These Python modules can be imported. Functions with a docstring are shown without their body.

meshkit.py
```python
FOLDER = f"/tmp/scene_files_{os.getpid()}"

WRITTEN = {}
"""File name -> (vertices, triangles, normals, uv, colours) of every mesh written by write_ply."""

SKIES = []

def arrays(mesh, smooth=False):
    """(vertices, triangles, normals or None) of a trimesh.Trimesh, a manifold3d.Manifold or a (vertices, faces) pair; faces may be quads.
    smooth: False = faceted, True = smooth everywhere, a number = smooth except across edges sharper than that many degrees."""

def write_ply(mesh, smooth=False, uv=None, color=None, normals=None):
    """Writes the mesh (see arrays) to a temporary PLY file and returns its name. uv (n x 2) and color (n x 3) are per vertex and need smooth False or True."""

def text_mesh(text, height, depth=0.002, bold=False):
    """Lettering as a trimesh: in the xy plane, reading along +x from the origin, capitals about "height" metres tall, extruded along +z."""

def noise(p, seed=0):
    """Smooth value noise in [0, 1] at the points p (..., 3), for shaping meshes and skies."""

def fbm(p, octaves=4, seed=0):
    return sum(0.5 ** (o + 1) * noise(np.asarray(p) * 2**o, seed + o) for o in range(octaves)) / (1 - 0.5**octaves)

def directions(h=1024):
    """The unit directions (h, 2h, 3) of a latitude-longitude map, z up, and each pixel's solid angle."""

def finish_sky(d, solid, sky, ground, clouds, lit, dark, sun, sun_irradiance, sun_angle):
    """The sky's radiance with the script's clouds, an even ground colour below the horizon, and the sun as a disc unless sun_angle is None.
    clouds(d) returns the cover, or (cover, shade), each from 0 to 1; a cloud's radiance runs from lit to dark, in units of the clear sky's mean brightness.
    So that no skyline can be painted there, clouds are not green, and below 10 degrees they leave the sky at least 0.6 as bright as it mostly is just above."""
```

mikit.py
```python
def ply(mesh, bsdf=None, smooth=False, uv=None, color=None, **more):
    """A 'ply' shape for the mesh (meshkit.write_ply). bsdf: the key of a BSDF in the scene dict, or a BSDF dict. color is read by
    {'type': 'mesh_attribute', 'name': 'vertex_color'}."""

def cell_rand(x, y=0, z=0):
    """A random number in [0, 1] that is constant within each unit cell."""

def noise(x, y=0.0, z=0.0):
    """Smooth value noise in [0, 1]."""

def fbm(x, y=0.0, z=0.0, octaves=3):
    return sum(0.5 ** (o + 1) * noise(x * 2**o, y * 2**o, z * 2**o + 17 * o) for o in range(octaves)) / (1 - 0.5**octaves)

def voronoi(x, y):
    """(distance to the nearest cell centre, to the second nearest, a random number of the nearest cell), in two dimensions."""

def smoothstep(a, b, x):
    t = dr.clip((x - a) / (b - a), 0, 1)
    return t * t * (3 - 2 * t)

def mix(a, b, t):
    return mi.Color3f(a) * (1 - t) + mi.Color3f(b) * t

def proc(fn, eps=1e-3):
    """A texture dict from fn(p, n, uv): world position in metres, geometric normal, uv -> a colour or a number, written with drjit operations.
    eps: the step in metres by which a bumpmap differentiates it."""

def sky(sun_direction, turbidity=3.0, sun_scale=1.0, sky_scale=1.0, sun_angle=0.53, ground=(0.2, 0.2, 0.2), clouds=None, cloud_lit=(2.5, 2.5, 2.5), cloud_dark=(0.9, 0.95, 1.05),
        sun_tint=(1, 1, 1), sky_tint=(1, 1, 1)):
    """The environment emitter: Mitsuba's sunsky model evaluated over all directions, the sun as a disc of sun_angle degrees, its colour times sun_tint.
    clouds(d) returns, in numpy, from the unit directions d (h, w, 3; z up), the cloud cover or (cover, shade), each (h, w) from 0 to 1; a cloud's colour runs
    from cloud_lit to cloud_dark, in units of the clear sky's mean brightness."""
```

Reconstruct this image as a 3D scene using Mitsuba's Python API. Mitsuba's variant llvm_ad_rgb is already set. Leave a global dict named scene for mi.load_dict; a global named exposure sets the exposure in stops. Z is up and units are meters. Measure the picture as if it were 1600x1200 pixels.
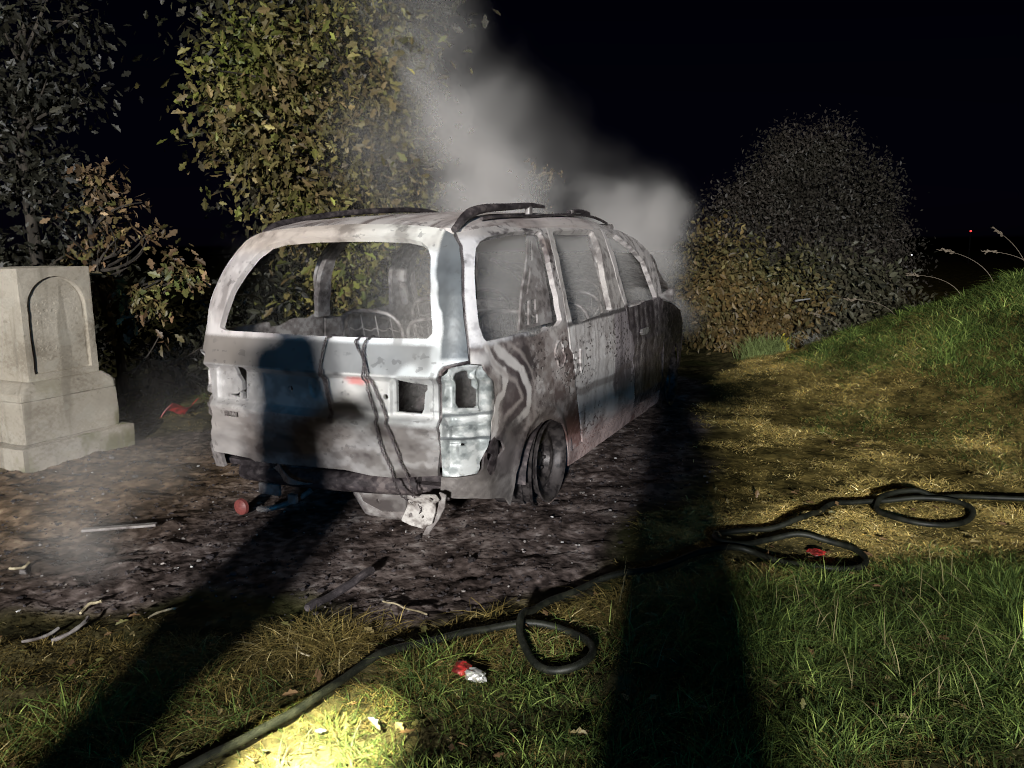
import math, random
import numpy as np, trimesh, drjit as dr, mitsuba as mi
import manifold3d as m3
from scipy.spatial import Delaunay
from shapely.geometry import Polygon, Point, box as sbox
from shapely import contains_xy
import mikit, meshkit
from mikit import ply, proc, noise, fbm, smoothstep, mix
T = mi.ScalarTransform4f
rng = np.random.default_rng(7)
random.seed(7)
scene, labels = {}, {}

# ------------------------------------------------------------------ camera, night sky, lamps, exposure
CAM = np.array([2.484, -3.060, 1.434])
RIGHT = np.array([0.90811, 0.41855, -0.01250]); UP = np.array([-0.06177, 0.16342, 0.98462]); FWD = np.array([-0.41415, 0.89337, -0.17426])
scene['camera'] = {'type': 'perspective', 'fov': 65.17, 'fov_axis': 'x', 'near_clip': 0.02, 'far_clip': 600.0,
                   'to_world': T().look_at(origin=CAM.tolist(), target=(CAM + FWD).tolist(), up=UP.tolist())}
sky = mikit.sky((0.3, -0.6, 0.35), turbidity=3, sun_scale=0.0, sky_scale=0.008, sky_tint=(0.75, 0.5, 1.6), ground=(0.05, 0.05, 0.05))
sky['sampling_weight'] = 0.12
scene['sky'] = sky
LAMPS = [(np.array([4.96, -12.15, 2.92]), 0.45), (np.array([4.62, -12.31, 2.92]), 0.60)]; LAMP_RADIANCE = (14300., 13950., 13250.); LAMP_RADIUS = 0.155
BLUE_AT = np.array([7.20, -11.15, 3.05]); BLUE_RADIANCE = (30., 880., 2000.)
TORCH_AT = np.array([1.165, -2.300, 0.98]); TORCH_TO = np.array([1.10, -1.46, 0.02]); TORCH_INTENSITY = (430., 415., 260.)
exposure = 0.0

# ------------------------------------------------------------------ helpers
def key_for(name):
    if name not in used: used[name] = 0; return name
    used[name] += 1
    return '%s_%03d' % (name, used[name])
used = {}
def thing(name, label, cat, group=None):
    k = key_for(name); labels[k] = {'label': label, 'category': cat}
    if group: labels[k]['group'] = group
    return k
def part(parent, name, mesh, bsdf, smooth=False, color=None, label=None, kind=None, **more):
    k = key_for(parent + '__' + name)
    scene[k] = mesh if isinstance(mesh, dict) else ply(mesh, bsdf, smooth=smooth, color=color, **more)
    if label: labels.setdefault(k, {})['label'] = label
    if kind: labels.setdefault(k, {})['kind'] = kind
    return k
def single(name, label, cat, mesh, bsdf, smooth=False, color=None, group=None):
    k = thing(name, label, cat, group); scene[k] = ply(mesh, bsdf, smooth=smooth, color=color); return k
def lut(x, t):
    t = np.asarray(t, float); return np.interp(x, t[:, 0], t[:, 1])
def arr(mesh): return np.asarray(mesh.vertices), np.asarray(mesh.faces)
def cat(*ms): return trimesh.util.concatenate([m for m in ms if m is not None])
def box(cx, cy, cz, sx, sy, sz, bevel=0.0, rz=0.0, rx=0.0, ry=0.0):
    if bevel:
        c = m3.Manifold.cube([sx - 2 * bevel, sy - 2 * bevel, sz - 2 * bevel], True)
        s = m3.Manifold.sphere(bevel, 12)
        hs = [s.translate([a * (sx / 2 - bevel), b * (sy / 2 - bevel), d * (sz / 2 - bevel)]) for a in (-1, 1) for b in (-1, 1) for d in (-1, 1)]
        mm = m3.Manifold.batch_hull(hs).to_mesh(); m = trimesh.Trimesh(mm.vert_properties[:, :3], mm.tri_verts, process=False)
    else:
        m = trimesh.creation.box((sx, sy, sz))
    m.apply_transform(trimesh.transformations.euler_matrix(rx, ry, rz)); m.apply_translation((cx, cy, cz)); return m
def tm(man):
    q = man.to_mesh(); return trimesh.Trimesh(np.array(q.vert_properties[:, :3]), np.array(q.tri_verts), process=False)
def spline(pts, n):
    from scipy.interpolate import PchipInterpolator, CubicSpline
    p = np.asarray(pts, float); d = np.r_[0, np.cumsum(np.linalg.norm(np.diff(p, axis=0), axis=1))]
    return CubicSpline(d, p)(np.linspace(0, d[-1], n))
def tube(pts, r, sides=8, closed_ends=True, flat=1.0):
    p = np.asarray(pts, float); n = len(p); r = np.broadcast_to(r, (n,))
    t = np.gradient(p, axis=0); t /= np.linalg.norm(t, axis=1, keepdims=True) + 1e-12
    ref = np.where(np.abs(t[:, 2:]) < 0.95, [[0, 0, 1.0]], [[1.0, 0, 0]])
    a = np.cross(t, ref); a /= np.linalg.norm(a, axis=1, keepdims=True) + 1e-12
    b = np.cross(a, t); ang = np.arange(sides) * 2 * np.pi / sides
    v = p[:, None] + r[:, None, None] * (np.cos(ang)[None, :, None] * a[:, None] + flat * np.sin(ang)[None, :, None] * b[:, None])
    v = v.reshape(-1, 3)
    i, j = np.meshgrid(np.arange(n - 1), np.arange(sides), indexing='ij')
    q0, q1, q2, q3 = i * sides + j, i * sides + (j + 1) % sides, (i + 1) * sides + (j + 1) % sides, (i + 1) * sides + j
    f = np.concatenate([np.stack([q0, q2, q1], -1).reshape(-1, 3), np.stack([q0, q3, q2], -1).reshape(-1, 3)])
    if closed_ends:
        v = np.vstack([v, p[:1], p[-1:]]); c0, c1 = len(v) - 2, len(v) - 1; k = np.arange(sides)
        f = np.vstack([f, np.stack([np.full(sides, c0), k, (k + 1) % sides], 1), np.stack([np.full(sides, c1), (n - 1) * sides + (k + 1) % sides, (n - 1) * sides + k], 1)])
    m = trimesh.Trimesh(v, f, process=False)
    if m.volume < 0: m.invert()
    return m
def lathe(profile, n=48):
    """profile (r, h) revolved round +x, h along x"""
    p = np.asarray(profile, float); ang = np.arange(n) * 2 * np.pi / n
    v = np.stack([np.broadcast_to(p[:, 1][:, None], (len(p), n)), p[:, 0][:, None] * np.cos(ang), p[:, 0][:, None] * np.sin(ang)], -1).reshape(-1, 3)
    i, j = np.meshgrid(np.arange(len(p) - 1), np.arange(n), indexing='ij')
    q0, q1, q2, q3 = i * n + j, i * n + (j + 1) % n, (i + 1) * n + (j + 1) % n, (i + 1) * n + j
    return trimesh.Trimesh(v, np.concatenate([np.stack([q0, q1, q2], -1).reshape(-1, 3), np.stack([q0, q2, q3], -1).reshape(-1, 3)]), process=False)
def densify(c, h):
    c = np.asarray(c, float)[:, :2]
    if np.allclose(c[0], c[-1]): c = c[:-1]
    out = []
    for a, b in zip(c, np.roll(c, -1, 0)):
        k = max(1, int(np.ceil(np.linalg.norm(b - a) / h))); out.append(a + (b - a) * (np.arange(k) / k)[:, None])
    return np.vstack(out)
def rounded(pts, r):
    """polygon with softened corners"""
    p = Polygon(pts); p = p if p.is_valid else p.buffer(0)
    return p.buffer(-r, join_style=1).buffer(2 * r, join_style=1).buffer(-r, join_style=1) if r else p
def panel(poly, f, h, thick, disp=None, holes=()):
    poly = poly if hasattr(poly, 'geom_type') else Polygon(poly)
    if not poly.is_valid: poly = poly.buffer(0)
    for q in holes:
        q = q if hasattr(q, 'geom_type') else Polygon(q)
        poly = poly.difference(q if q.is_valid else q.buffer(0))
    geoms = getattr(poly, 'geoms', [poly]); ms = []
    for g in geoms:
        if g.area < 1e-4: continue
        rings = [densify(g.exterior.coords, h)] + [densify(i.coords, h) for i in g.interiors]
        x0, y0, x1, y1 = g.bounds
        gx, gy = np.meshgrid(np.arange(x0, x1, h), np.arange(y0, y1, h * 0.87)); gx = gx + (np.arange(len(gx)) % 2)[:, None] * h / 2
        q = np.stack([gx.ravel(), gy.ravel()], 1); inn = g.buffer(-h * 0.45)
        q = q[contains_xy(inn, q[:, 0], q[:, 1])]
        uv = np.vstack(rings + [q]); tri = Delaunay(uv).simplices
        c = uv[tri].mean(1); tri = tri[contains_xy(g, c[:, 0], c[:, 1])]
        e1, e2 = uv[tri[:, 1]] - uv[tri[:, 0]], uv[tri[:, 2]] - uv[tri[:, 0]]
        ar = e1[:, 0] * e2[:, 1] - e1[:, 1] * e2[:, 0]
        tri = np.where((ar < 0)[:, None], tri[:, ::-1], tri); tri = tri[np.abs(ar) > 1e-10]
        P = f(uv); eps = 2e-3
        nn = np.cross(f(uv + [eps, 0]) - f(uv - [eps, 0]), f(uv + [0, eps]) - f(uv - [0, eps])); nn /= np.linalg.norm(nn, axis=1, keepdims=True) + 1e-12
        if disp is not None: P = P + nn * disp(uv, P)[:, None]
        th = np.broadcast_to(thick(uv) if callable(thick) else thick, (len(uv),))
        B = P - nn * th[:, None]; n = len(P)
        ed = np.vstack([tri[:, [0, 1]], tri[:, [1, 2]], tri[:, [2, 0]]]); s = {tuple(e) for e in ed.tolist()}
        bd = np.array([e for e in ed.tolist() if (e[1], e[0]) not in s])
        F = np.vstack([tri, tri[:, ::-1] + n, np.stack([bd[:, 0], bd[:, 0] + n, bd[:, 1] + n], 1), np.stack([bd[:, 0], bd[:, 1] + n, bd[:, 1]], 1)])
        ms.append(trimesh.Trimesh(np.vstack([P, B]), F, process=False))
    return cat(*ms)
def nz(p, s, seed=0, o=3): return meshkit.fbm(np.asarray(p) * s, o, seed) - 0.5

# ------------------------------------------------------------------ places used by ground and grass (numpy or drjit)
SOOT = [(-0.08, 1.6, 1.62), (-0.1, 0.25, 1.05), (0.5, 0.25, 0.98), (0.1, 2.8, 1.25), (-0.75, -0.45, 0.82), (-1.25, -0.6, 0.88), (-0.5, 4.0, 1.6), (-1.6, 0.6, 1.2), (-1.9, -1.1, .8)]
def soot_at(x, y, lib):
    v = 0 * x - 9.0
    for (a, b, r) in SOOT: v = lib.maximum(v, 1 - lib.sqrt((x - a) * (x - a) + (y - b) * (y - b)) / r)
    return v
def cam_ad(x, y): return (x - CAM[0]) * 0.9083 + (y - CAM[1]) * 0.4184, -(x - CAM[0]) * 0.4205 + (y - CAM[1]) * 0.9073
def sm(a, b, x):
    t = np.clip((x - a) / (b - a), 0, 1); return t * t * (3 - 2 * t)
def height(x, y):
    x, y = np.asarray(x, float), np.asarray(y, float)
    a, d = cam_ad(x, y); p = a * 0.785 + d * 0.62; q = a * 0.62 - d * 0.785
    crest = lut(q, [(-5.7, 0), (-5.0, .22), (-4.4, .5), (-3.1, 1.0), (-1.5, 1.35), (1, 1.5)])
    bank = crest * sm(5.7, 8.95, p) * (1 - 0.9 * sm(9.0, 11.5, p))
    P = np.stack([x, y, 0 * x], -1)
    und = nz(P, 0.9, 3, 3) * 0.07 + nz(P, 4.0, 5, 2) * 0.035
    s = soot_at(x, y, np); rough = sm(-0.12, 0.12, s + nz(P, 2.5, 8, 2) * 0.2)
    clod = np.maximum(0, nz(P, 5.0, 11, 4)) * 0.075 + nz(P, 15.0, 13, 3) * 0.030
    und = und * np.clip((np.hypot(x, (y - 1.5) / 2.2) - 0.6) / 1.2, 0.25, 1)
    far = sm(12, 40, np.hypot(x, y)) * -0.6
    tus = (1 - rough) * np.maximum(0, nz(P, 3.2, 21, 3)) * 0.10
    return bank + und * 0.8 + rough * clod * (0.35 + 0.65 * sm(.1, .7, np.abs(x) - .45 + np.maximum(0, -y))) + far + tus

# ------------------------------------------------------------------ materials
def B(d): return {'type': 'twosided', 'bsdf': d}
def prin(color, rough=0.6, metal=0.0, spec=0.5, **k):
    c = proc(color) if callable(color) else (color if isinstance(color, dict) else {'type': 'rgb', 'value': list(color)})
    r = proc(rough) if callable(rough) else rough
    return {'type': 'principled', 'base_color': c, 'roughness': r, 'metallic': metal, 'specular': spec, **k}
def bump(inner, fn, scale, eps=1e-3): return {'type': 'bumpmap', 'arbitrary': proc(fn, eps), 'scale': scale, 'bsdf': inner}
def ramp(t, *stops):
    c = mi.Color3f(stops[0][1])
    for (t0, _), (t1, c1) in zip(stops[:-1], stops[1:]): c = mix(c, c1, smoothstep(t0, t1, t))
    return c
WHITE, PALE, GREY, SOOTY, RUST, PINK = (.58, .56, .555), (.37, .35, .347), (.17, .155, .155), (.035, .028, .031), (.12, .055, .045), (.42, .16, .15)
def seg_dist(y, z, pts):
    d = mi.Float(9.0)
    for (a, b), (c, e) in zip(pts[:-1], pts[1:]):
        vx, vy = c - a, e - b; t = dr.clip(((y - a) * vx + (z - b) * vy) / (vx * vx + vy * vy), 0, 1)
        d = dr.minimum(d, dr.sqrt(dr.square(y - a - t * vx) + dr.square(z - b - t * vy)))
    return d
def flakes(p, size=46., lo=.60): return smoothstep(lo, lo + .05, fbm(p.x * size, p.y * size, p.z * size, 2)) * smoothstep(.44, .56, fbm(p.x * 4 + 3, p.y * 4, p.z * 4, 3))
def metal_bump(p, n, uv): return fbm(p.x * 60, p.y * 60, p.z * 60, 3) + 0.8 * fbm(p.x * 11, p.y * 11, p.z * 11, 2)
def c_hatch(p, n, uv):
    streak = fbm(p.x * 14, p.y * 14, p.z * 3.5, 3); blot = fbm(p.x * 3.2 + 7, p.y * 3, p.z * 4.5, 4); fine = fbm(p.x * 30, p.y * 30, p.z * 30, 3)
    v = 0.62 * blot + 0.24 * streak + 0.14 * fine
    c = ramp(v, (.34, (.13, .12, .118)), (.45, (.235, .22, .217)), (.55, (.32, .305, .30)), (.66, (.50, .48, .475)))
    up = smoothstep(.832, .842, p.z)                                              # plain panel under the window: greyer, tan to the left, ash smears to the right
    tan = mix((.185, .163, .148), (.215, .207, .208), smoothstep(-.55, -.1, p.x)); tan = tan * (.65 + .7 * fbm(p.x * 3, p.y * 3, p.z * 5, 3))
    tan = mix(tan, (.56, .555, .56), smoothstep(.47, .58, fbm(p.x * 5.5, 2.0, p.z * 3.2, 3)) * smoothstep(.15, .4, p.x))
    c = mix(c, tan, up * .92)
    c = mix(c, (.55, .51, .49), smoothstep(.42, .58, blot) * smoothstep(.06, .14, p.x) * smoothstep(.44, .36, p.x) * smoothstep(.66, .70, p.z) * (1 - up))
    lowz = smoothstep(.625, .59, p.z + .03 * (blot - .5))                         # brownish scorched lower skin
    low = ramp(.65 * fbm(p.x * 4, p.y * 4, p.z * 9, 4) + .35 * fbm(p.x * 17, p.y * 17, p.z * 17, 3), (.34, (.070, .056, .054)), (.47, (.145, .124, .118)), (.58, (.24, .215, .21)), (.69, (.40, .375, .37)))
    low = mix(low, mi.Color3f(.30, .278, .27) * (.6 + .8 * fbm(p.x * 7, p.y * 7, p.z * 16, 3)), smoothstep(-.42, -.56, p.x) * .75)
    c = mix(c, low, lowz)
    frame = smoothstep(.965, .99, p.z)
    ash = ramp(.6 * fbm(p.x * 6, p.y * 6, p.z * 6, 4) + .4 * fbm(p.x * 22, p.y * 22, p.z * 4, 3), (.32, (.38, .36, .36)), (.43, (.62, .60, .605)), (.55, (.80, .79, .80)))
    ash = mix(ash * mi.Color3f(.72, .68, .66), ash, smoothstep(-.1, .35, p.x))
    ash = mix(ash, ash * mi.Color3f(1.0, .93, .84), smoothstep(1.36, 1.44, p.z))
    c = mix(c, ash, frame)
    edge = p.x - mix_f(.655, .545, smoothstep(1.0, 1.45, p.z)) - .018
    col = smoothstep(.0, .022, edge + .03 * (fbm(p.y * 9, p.x * 9, p.z * 12, 3) - .5)) * smoothstep(.9, .93, p.z)
    c = mix(c, ramp(fbm(p.x * 8, p.y * 6, p.z * 4, 4), (.3, (.042, .045, .050)), (.65, (.105, .112, .122))), col * .95)
    band = smoothstep(.022, .0, dr.abs(p.z - .632 - .02 * fbm(p.x * 5, 0, 0, 2))) * smoothstep(.05, .2, p.x)
    c = mix(c, (.62, .58, .56), band * .8)
    c = mix(c, (.06, .055, .055), flakes(p, 40., .66) * .4)
    c = mix(c, c * mi.Color3f(.93, 1.0, 1.03), smoothstep(-.3, .4, p.x))
    pink = smoothstep(.075, .02, dr.sqrt(dr.square((p.x - .235) * .75) + dr.square((p.z - .80) * 2.4)) + .06 * (fine - .5))
    return mix(c, (.50, .17, .16), pink * .85)
def mix_f(a, b, t): return a + (b - a) * t
BAND1 = [(0.30, .95), (0.35, 0.914), (0.46, 0.86), (0.54, 0.806), (0.57, 0.758), (0.62, 0.686), (0.62, 0.638), (0.6, 0.59), (0.51, 0.566), (0.41, 0.542), (.36, .50)]
BAND2 = [(.22, .95), (0.24, 0.914), (0.3, 0.854), (0.37, 0.824), (0.38, 0.776), (0.36, 0.722), (0.29, 0.698), (0.26, 0.662), (0.26, 0.596), (.25, .52)]
def c_quarter(p, n, uv):
    blot = fbm(p.y * 5 + 3, p.x * 5, p.z * 5, 4); fine = fbm(p.y * 32, p.x * 32, p.z * 32, 3); w = .03 * (fbm(p.y * 14, 3, p.z * 14, 3) - .5)
    v = .76 * blot + .24 * fine
    c = ramp(v, (.36, (.055, .046, .049)), (.46, (.135, .112, .112)), (.54, (.26, .23, .225)), (.66, (.44, .41, .40)))
    c = mix(c, ramp(v, (.40, (.14, .105, .10)), (.55, (.30, .26, .25)), (.68, (.42, .39, .38))), smoothstep(.7, 1.0, p.y) * .75)
    fire = smoothstep(.5, .85, p.y); scale = smoothstep(.5, .6, fbm(p.y * 9, p.z * 9, 5, 4)) * fire
    c = mix(c, (.095, .068, .06), scale * .5)
    inner = smoothstep(.06, .0, p.y - .56) * smoothstep(.30, .36, p.y) * smoothstep(.94, .86, p.z) * smoothstep(.52, .6, p.z)
    c = mix(c, (.055, .042, .046), inner * .8)
    d1, d2 = seg_dist(p.y, p.z, BAND1) + w, seg_dist(p.y, p.z, BAND2) + w
    c = mix(c, (.56, .53, .52), smoothstep(.034, .014, d1) * .93); c = mix(c, (.56, .53, .52), smoothstep(.030, .012, d2) * .93)
    d3 = dr.abs(d1 - .075); c = mix(c, (.34, .30, .29), smoothstep(.022, .0, d3) * .7)
    front = smoothstep(.27, .21, p.y) * smoothstep(.97, .9, p.z) * smoothstep(.86, .90, p.z)
    up = smoothstep(.955, .985, p.z + w)
    post = ramp(.6 * fbm(p.y * 6, p.x * 6, p.z * 7, 4) + .4 * fine, (.34, (.16, .155, .165)), (.45, (.42, .41, .43)), (.58, (.62, .61, .63)))
    c = mix(c, post, up * smoothstep(1.0, .8, p.y - .0 * p.z))
    c = mix(c, ramp(v, (.35, (.10, .08, .08)), (.6, (.42, .39, .385))), up * smoothstep(.75, 1.0, p.y) * smoothstep(1.42, 1.35, p.z))
    top = smoothstep(1.44, 1.48, p.z)
    c = mix(c, ramp(fbm(p.y * 7, 0, p.z * 16, 4), (.36, (.07, .06, .065)), (.52, (.46, .43, .42))), top)
    c = mix(c, ramp(v, (.36, (.45, .43, .43)), (.6, (.58, .565, .565))), front)
    low = smoothstep(.43, .37, p.z) * smoothstep(.6, .5, p.y)
    c = mix(c, ramp(v, (.38, (.095, .085, .083)), (.62, (.19, .175, .17))), low)
    c = mix(c, (.028, .022, .023), flakes(p) * fire * .8); c = mix(c, (.50, .47, .46), flakes(p, 30., .64) * smoothstep(.6, .8, p.y) * .6)
    skirt = smoothstep(.50, .40, p.z) * smoothstep(1.05, 1.2, p.y)
    c = mix(c, ramp(v, (.38, (.12, .06, .05)), (.5, (.24, .14, .13)), (.66, (.38, .31, .30))), skirt)
    fogz = smoothstep(.24, .12, dr.sqrt(dr.square(p.y - .40) + dr.square((p.z - .45) * 1.25)) + .07 * (fine - .5))
    return mix(c, ramp(v, (.38, (.030, .026, .028)), (.6, (.085, .073, .074))), fogz * .92)
def c_bucket(p, n, uv):
    fine = fbm(p.x * 30, p.y * 30, p.z * 30, 3); v = .5 * fbm(p.x * 7, p.y * 7, p.z * 9, 4) + .5 * fine
    c = ramp(v, (.34, (.13, .145, .15)), (.48, (.27, .295, .30)), (.60, (.46, .48, .485)))
    c = mix(c, (.12, .13, .135), smoothstep(.62, .70, fbm(p.x * 18, p.y * 18, p.z * 5, 3)) * .7)
    ledge = smoothstep(.014, .004, dr.abs(p.z - .655)) + smoothstep(.012, .004, dr.abs(p.z - .548 + .1 * (p.y - .1)))
    c = mix(c, (.09, .10, .11), dr.minimum(ledge, 1) * .85)
    side = smoothstep(.19, .25, p.y + .06 * (fine - .5))
    return mix(c, ramp(v, (.38, (.05, .045, .05)), (.58, (.42, .39, .38))), side * .8)
def c_reardoor(p, n, uv):
    drip = fbm(p.y * 13, p.x * 4, p.z * 2.6, 4); fine = fbm(p.y * 30, p.x * 30, p.z * 24, 3); blot = fbm(p.y * 4.5, 2, p.z * 4, 4)
    v = .42 * blot + .28 * drip + .30 * fine
    c = ramp(v, (.31, (.12, .10, .10)), (.39, (.34, .315, .31)), (.47, (.47, .445, .44)), (.60, (.58, .56, .555)))
    dk = smoothstep(2.02, 2.06, p.y + .05 * (drip - .5)) * smoothstep(.97, .955, p.z) * smoothstep(.3, .5, p.z)
    c = mix(c, ramp(fbm(p.y * 24, 0, p.z * 2.5, 3), (.38, (.075, .06, .07)), (.62, (.25, .22, .235))), dk * .9)
    runs = smoothstep(.56, .66, fbm(p.y * 42, 1.0, p.z * 1.5, 3)) * smoothstep(.35, .9, p.z + .3 * (blot - .5)); c = mix(c, (.17, .14, .135), runs * .45)
    c = mix(c, (.05, .042, .042), flakes(p, 50., .60) * .85); c = mix(c, (.11, .09, .088), smoothstep(.035, .012, dr.abs(p.z - .60 - .22 * smoothstep(2.1, 1.5, p.y) * 0 + .10 * fbm(p.y * 4, 1, 1, 2))) * .6)
    low = smoothstep(.40, .24, p.z + .15 * (blot - .5)); c = mix(c, ramp(v, (.38, (.13, .07, .065)), (.6, (.36, .23, .215))), low * .7)
    fr = smoothstep(.985, 1.01, p.z); c = mix(c, ramp(.5 * fbm(p.z * 3, p.y * 22, 4, 3) + .5 * fine, (.33, (.20, .18, .175)), (.56, (.42, .39, .375))), fr)
    return mix(c, (.03, .025, .028), smoothstep(.022, .006, dr.abs(p.z - .975 + .012 * drip)) * .85)
def c_frontdoor(p, n, uv):
    drip = fbm(p.y * 16, 0, p.z * 2.2, 4); fine = fbm(p.y * 30, p.x * 30, p.z * 24, 3)
    c = ramp(.6 * drip + .4 * fine, (.36, (.045, .036, .042)), (.52, (.105, .088, .096)), (.70, (.27, .24, .245)))
    fr = smoothstep(.985, 1.01, p.z); return mix(c, ramp(.5 * fbm(p.z * 3, p.y * 16, 4, 3) + .5 * fine, (.35, (.22, .20, .195)), (.55, (.55, .51, .50))), fr)
def c_roof(p, n, uv):
    s = .6 * fbm(p.x * 22, p.y * 2.4, 3, 4) + .4 * fbm(p.x * 6, p.y * 6, p.z * 6, 4)
    c = ramp(s, (.33, (.16, .13, .125)), (.45, (.36, .32, .31)), (.58, (.55, .51, .495)))
    c = mix(c, (.10, .085, .085), flakes(p, 30., .62) * .6)
    return mix(c, (.46, .38, .36), smoothstep(.5, .62, fbm(p.x * 3, p.y * 3, 9, 3)) * .35)
def c_bare(p, n, uv):
    v = .5 * fbm(p.x * 9, p.y * 9, p.z * 9, 4) + .5 * fbm(p.x * 31, p.y * 31, p.z * 31, 3)
    return ramp(v, (.33, (.10, .087, .084)), (.48, (.20, .18, .177)), (.64, (.33, .315, .31)))
def c_dark(p, n, uv):
    v = .5 * fbm(p.x * 9, p.y * 9, p.z * 9, 4) + .5 * fbm(p.x * 40, p.y * 40, p.z * 40, 3)
    return ramp(v, (.36, (.018, .014, .016)), (.52, (.045, .037, .04)), (.68, (.12, .10, .10)))
def c_stone(p, n, uv):
    v = .7 * fbm(p.x * 3, p.y * 3, p.z * 4, 4) + .3 * fbm(p.x * 60, p.y * 60, p.z * 60, 3)
    c = ramp(v, (.3, (.215, .185, .145)), (.5, (.315, .28, .228)), (.68, (.38, .342, .285)))
    moss = smoothstep(.48, .66, fbm(p.x * 5, p.y * 5, p.z * 3 + 2, 4)) * smoothstep(.8, .05, p.z); c = mix(c, (.13, .125, .055), moss * .8)
    drip = smoothstep(.56, .72, fbm(p.y * 13 + p.x * 13, 1.5, p.z * 1.3, 4)); c = mix(c, (.16, .14, .11), drip * .6)
    lich = smoothstep(.60, .64, fbm(p.x * 11 + 3, p.y * 11, p.z * 11, 3)); c = mix(c, (.42, .41, .36), lich * .15)
    return mix(c, (.12, .105, .085), smoothstep(.78, .84, fbm(p.x * 22, p.y * 22, p.z * 22, 2)) * .4)
def stone_bump(p, n, uv): return fbm(p.x * 90, p.y * 90, p.z * 90, 3) + 2.0 * fbm(p.x * 14, p.y * 14, p.z * 14, 3)
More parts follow.
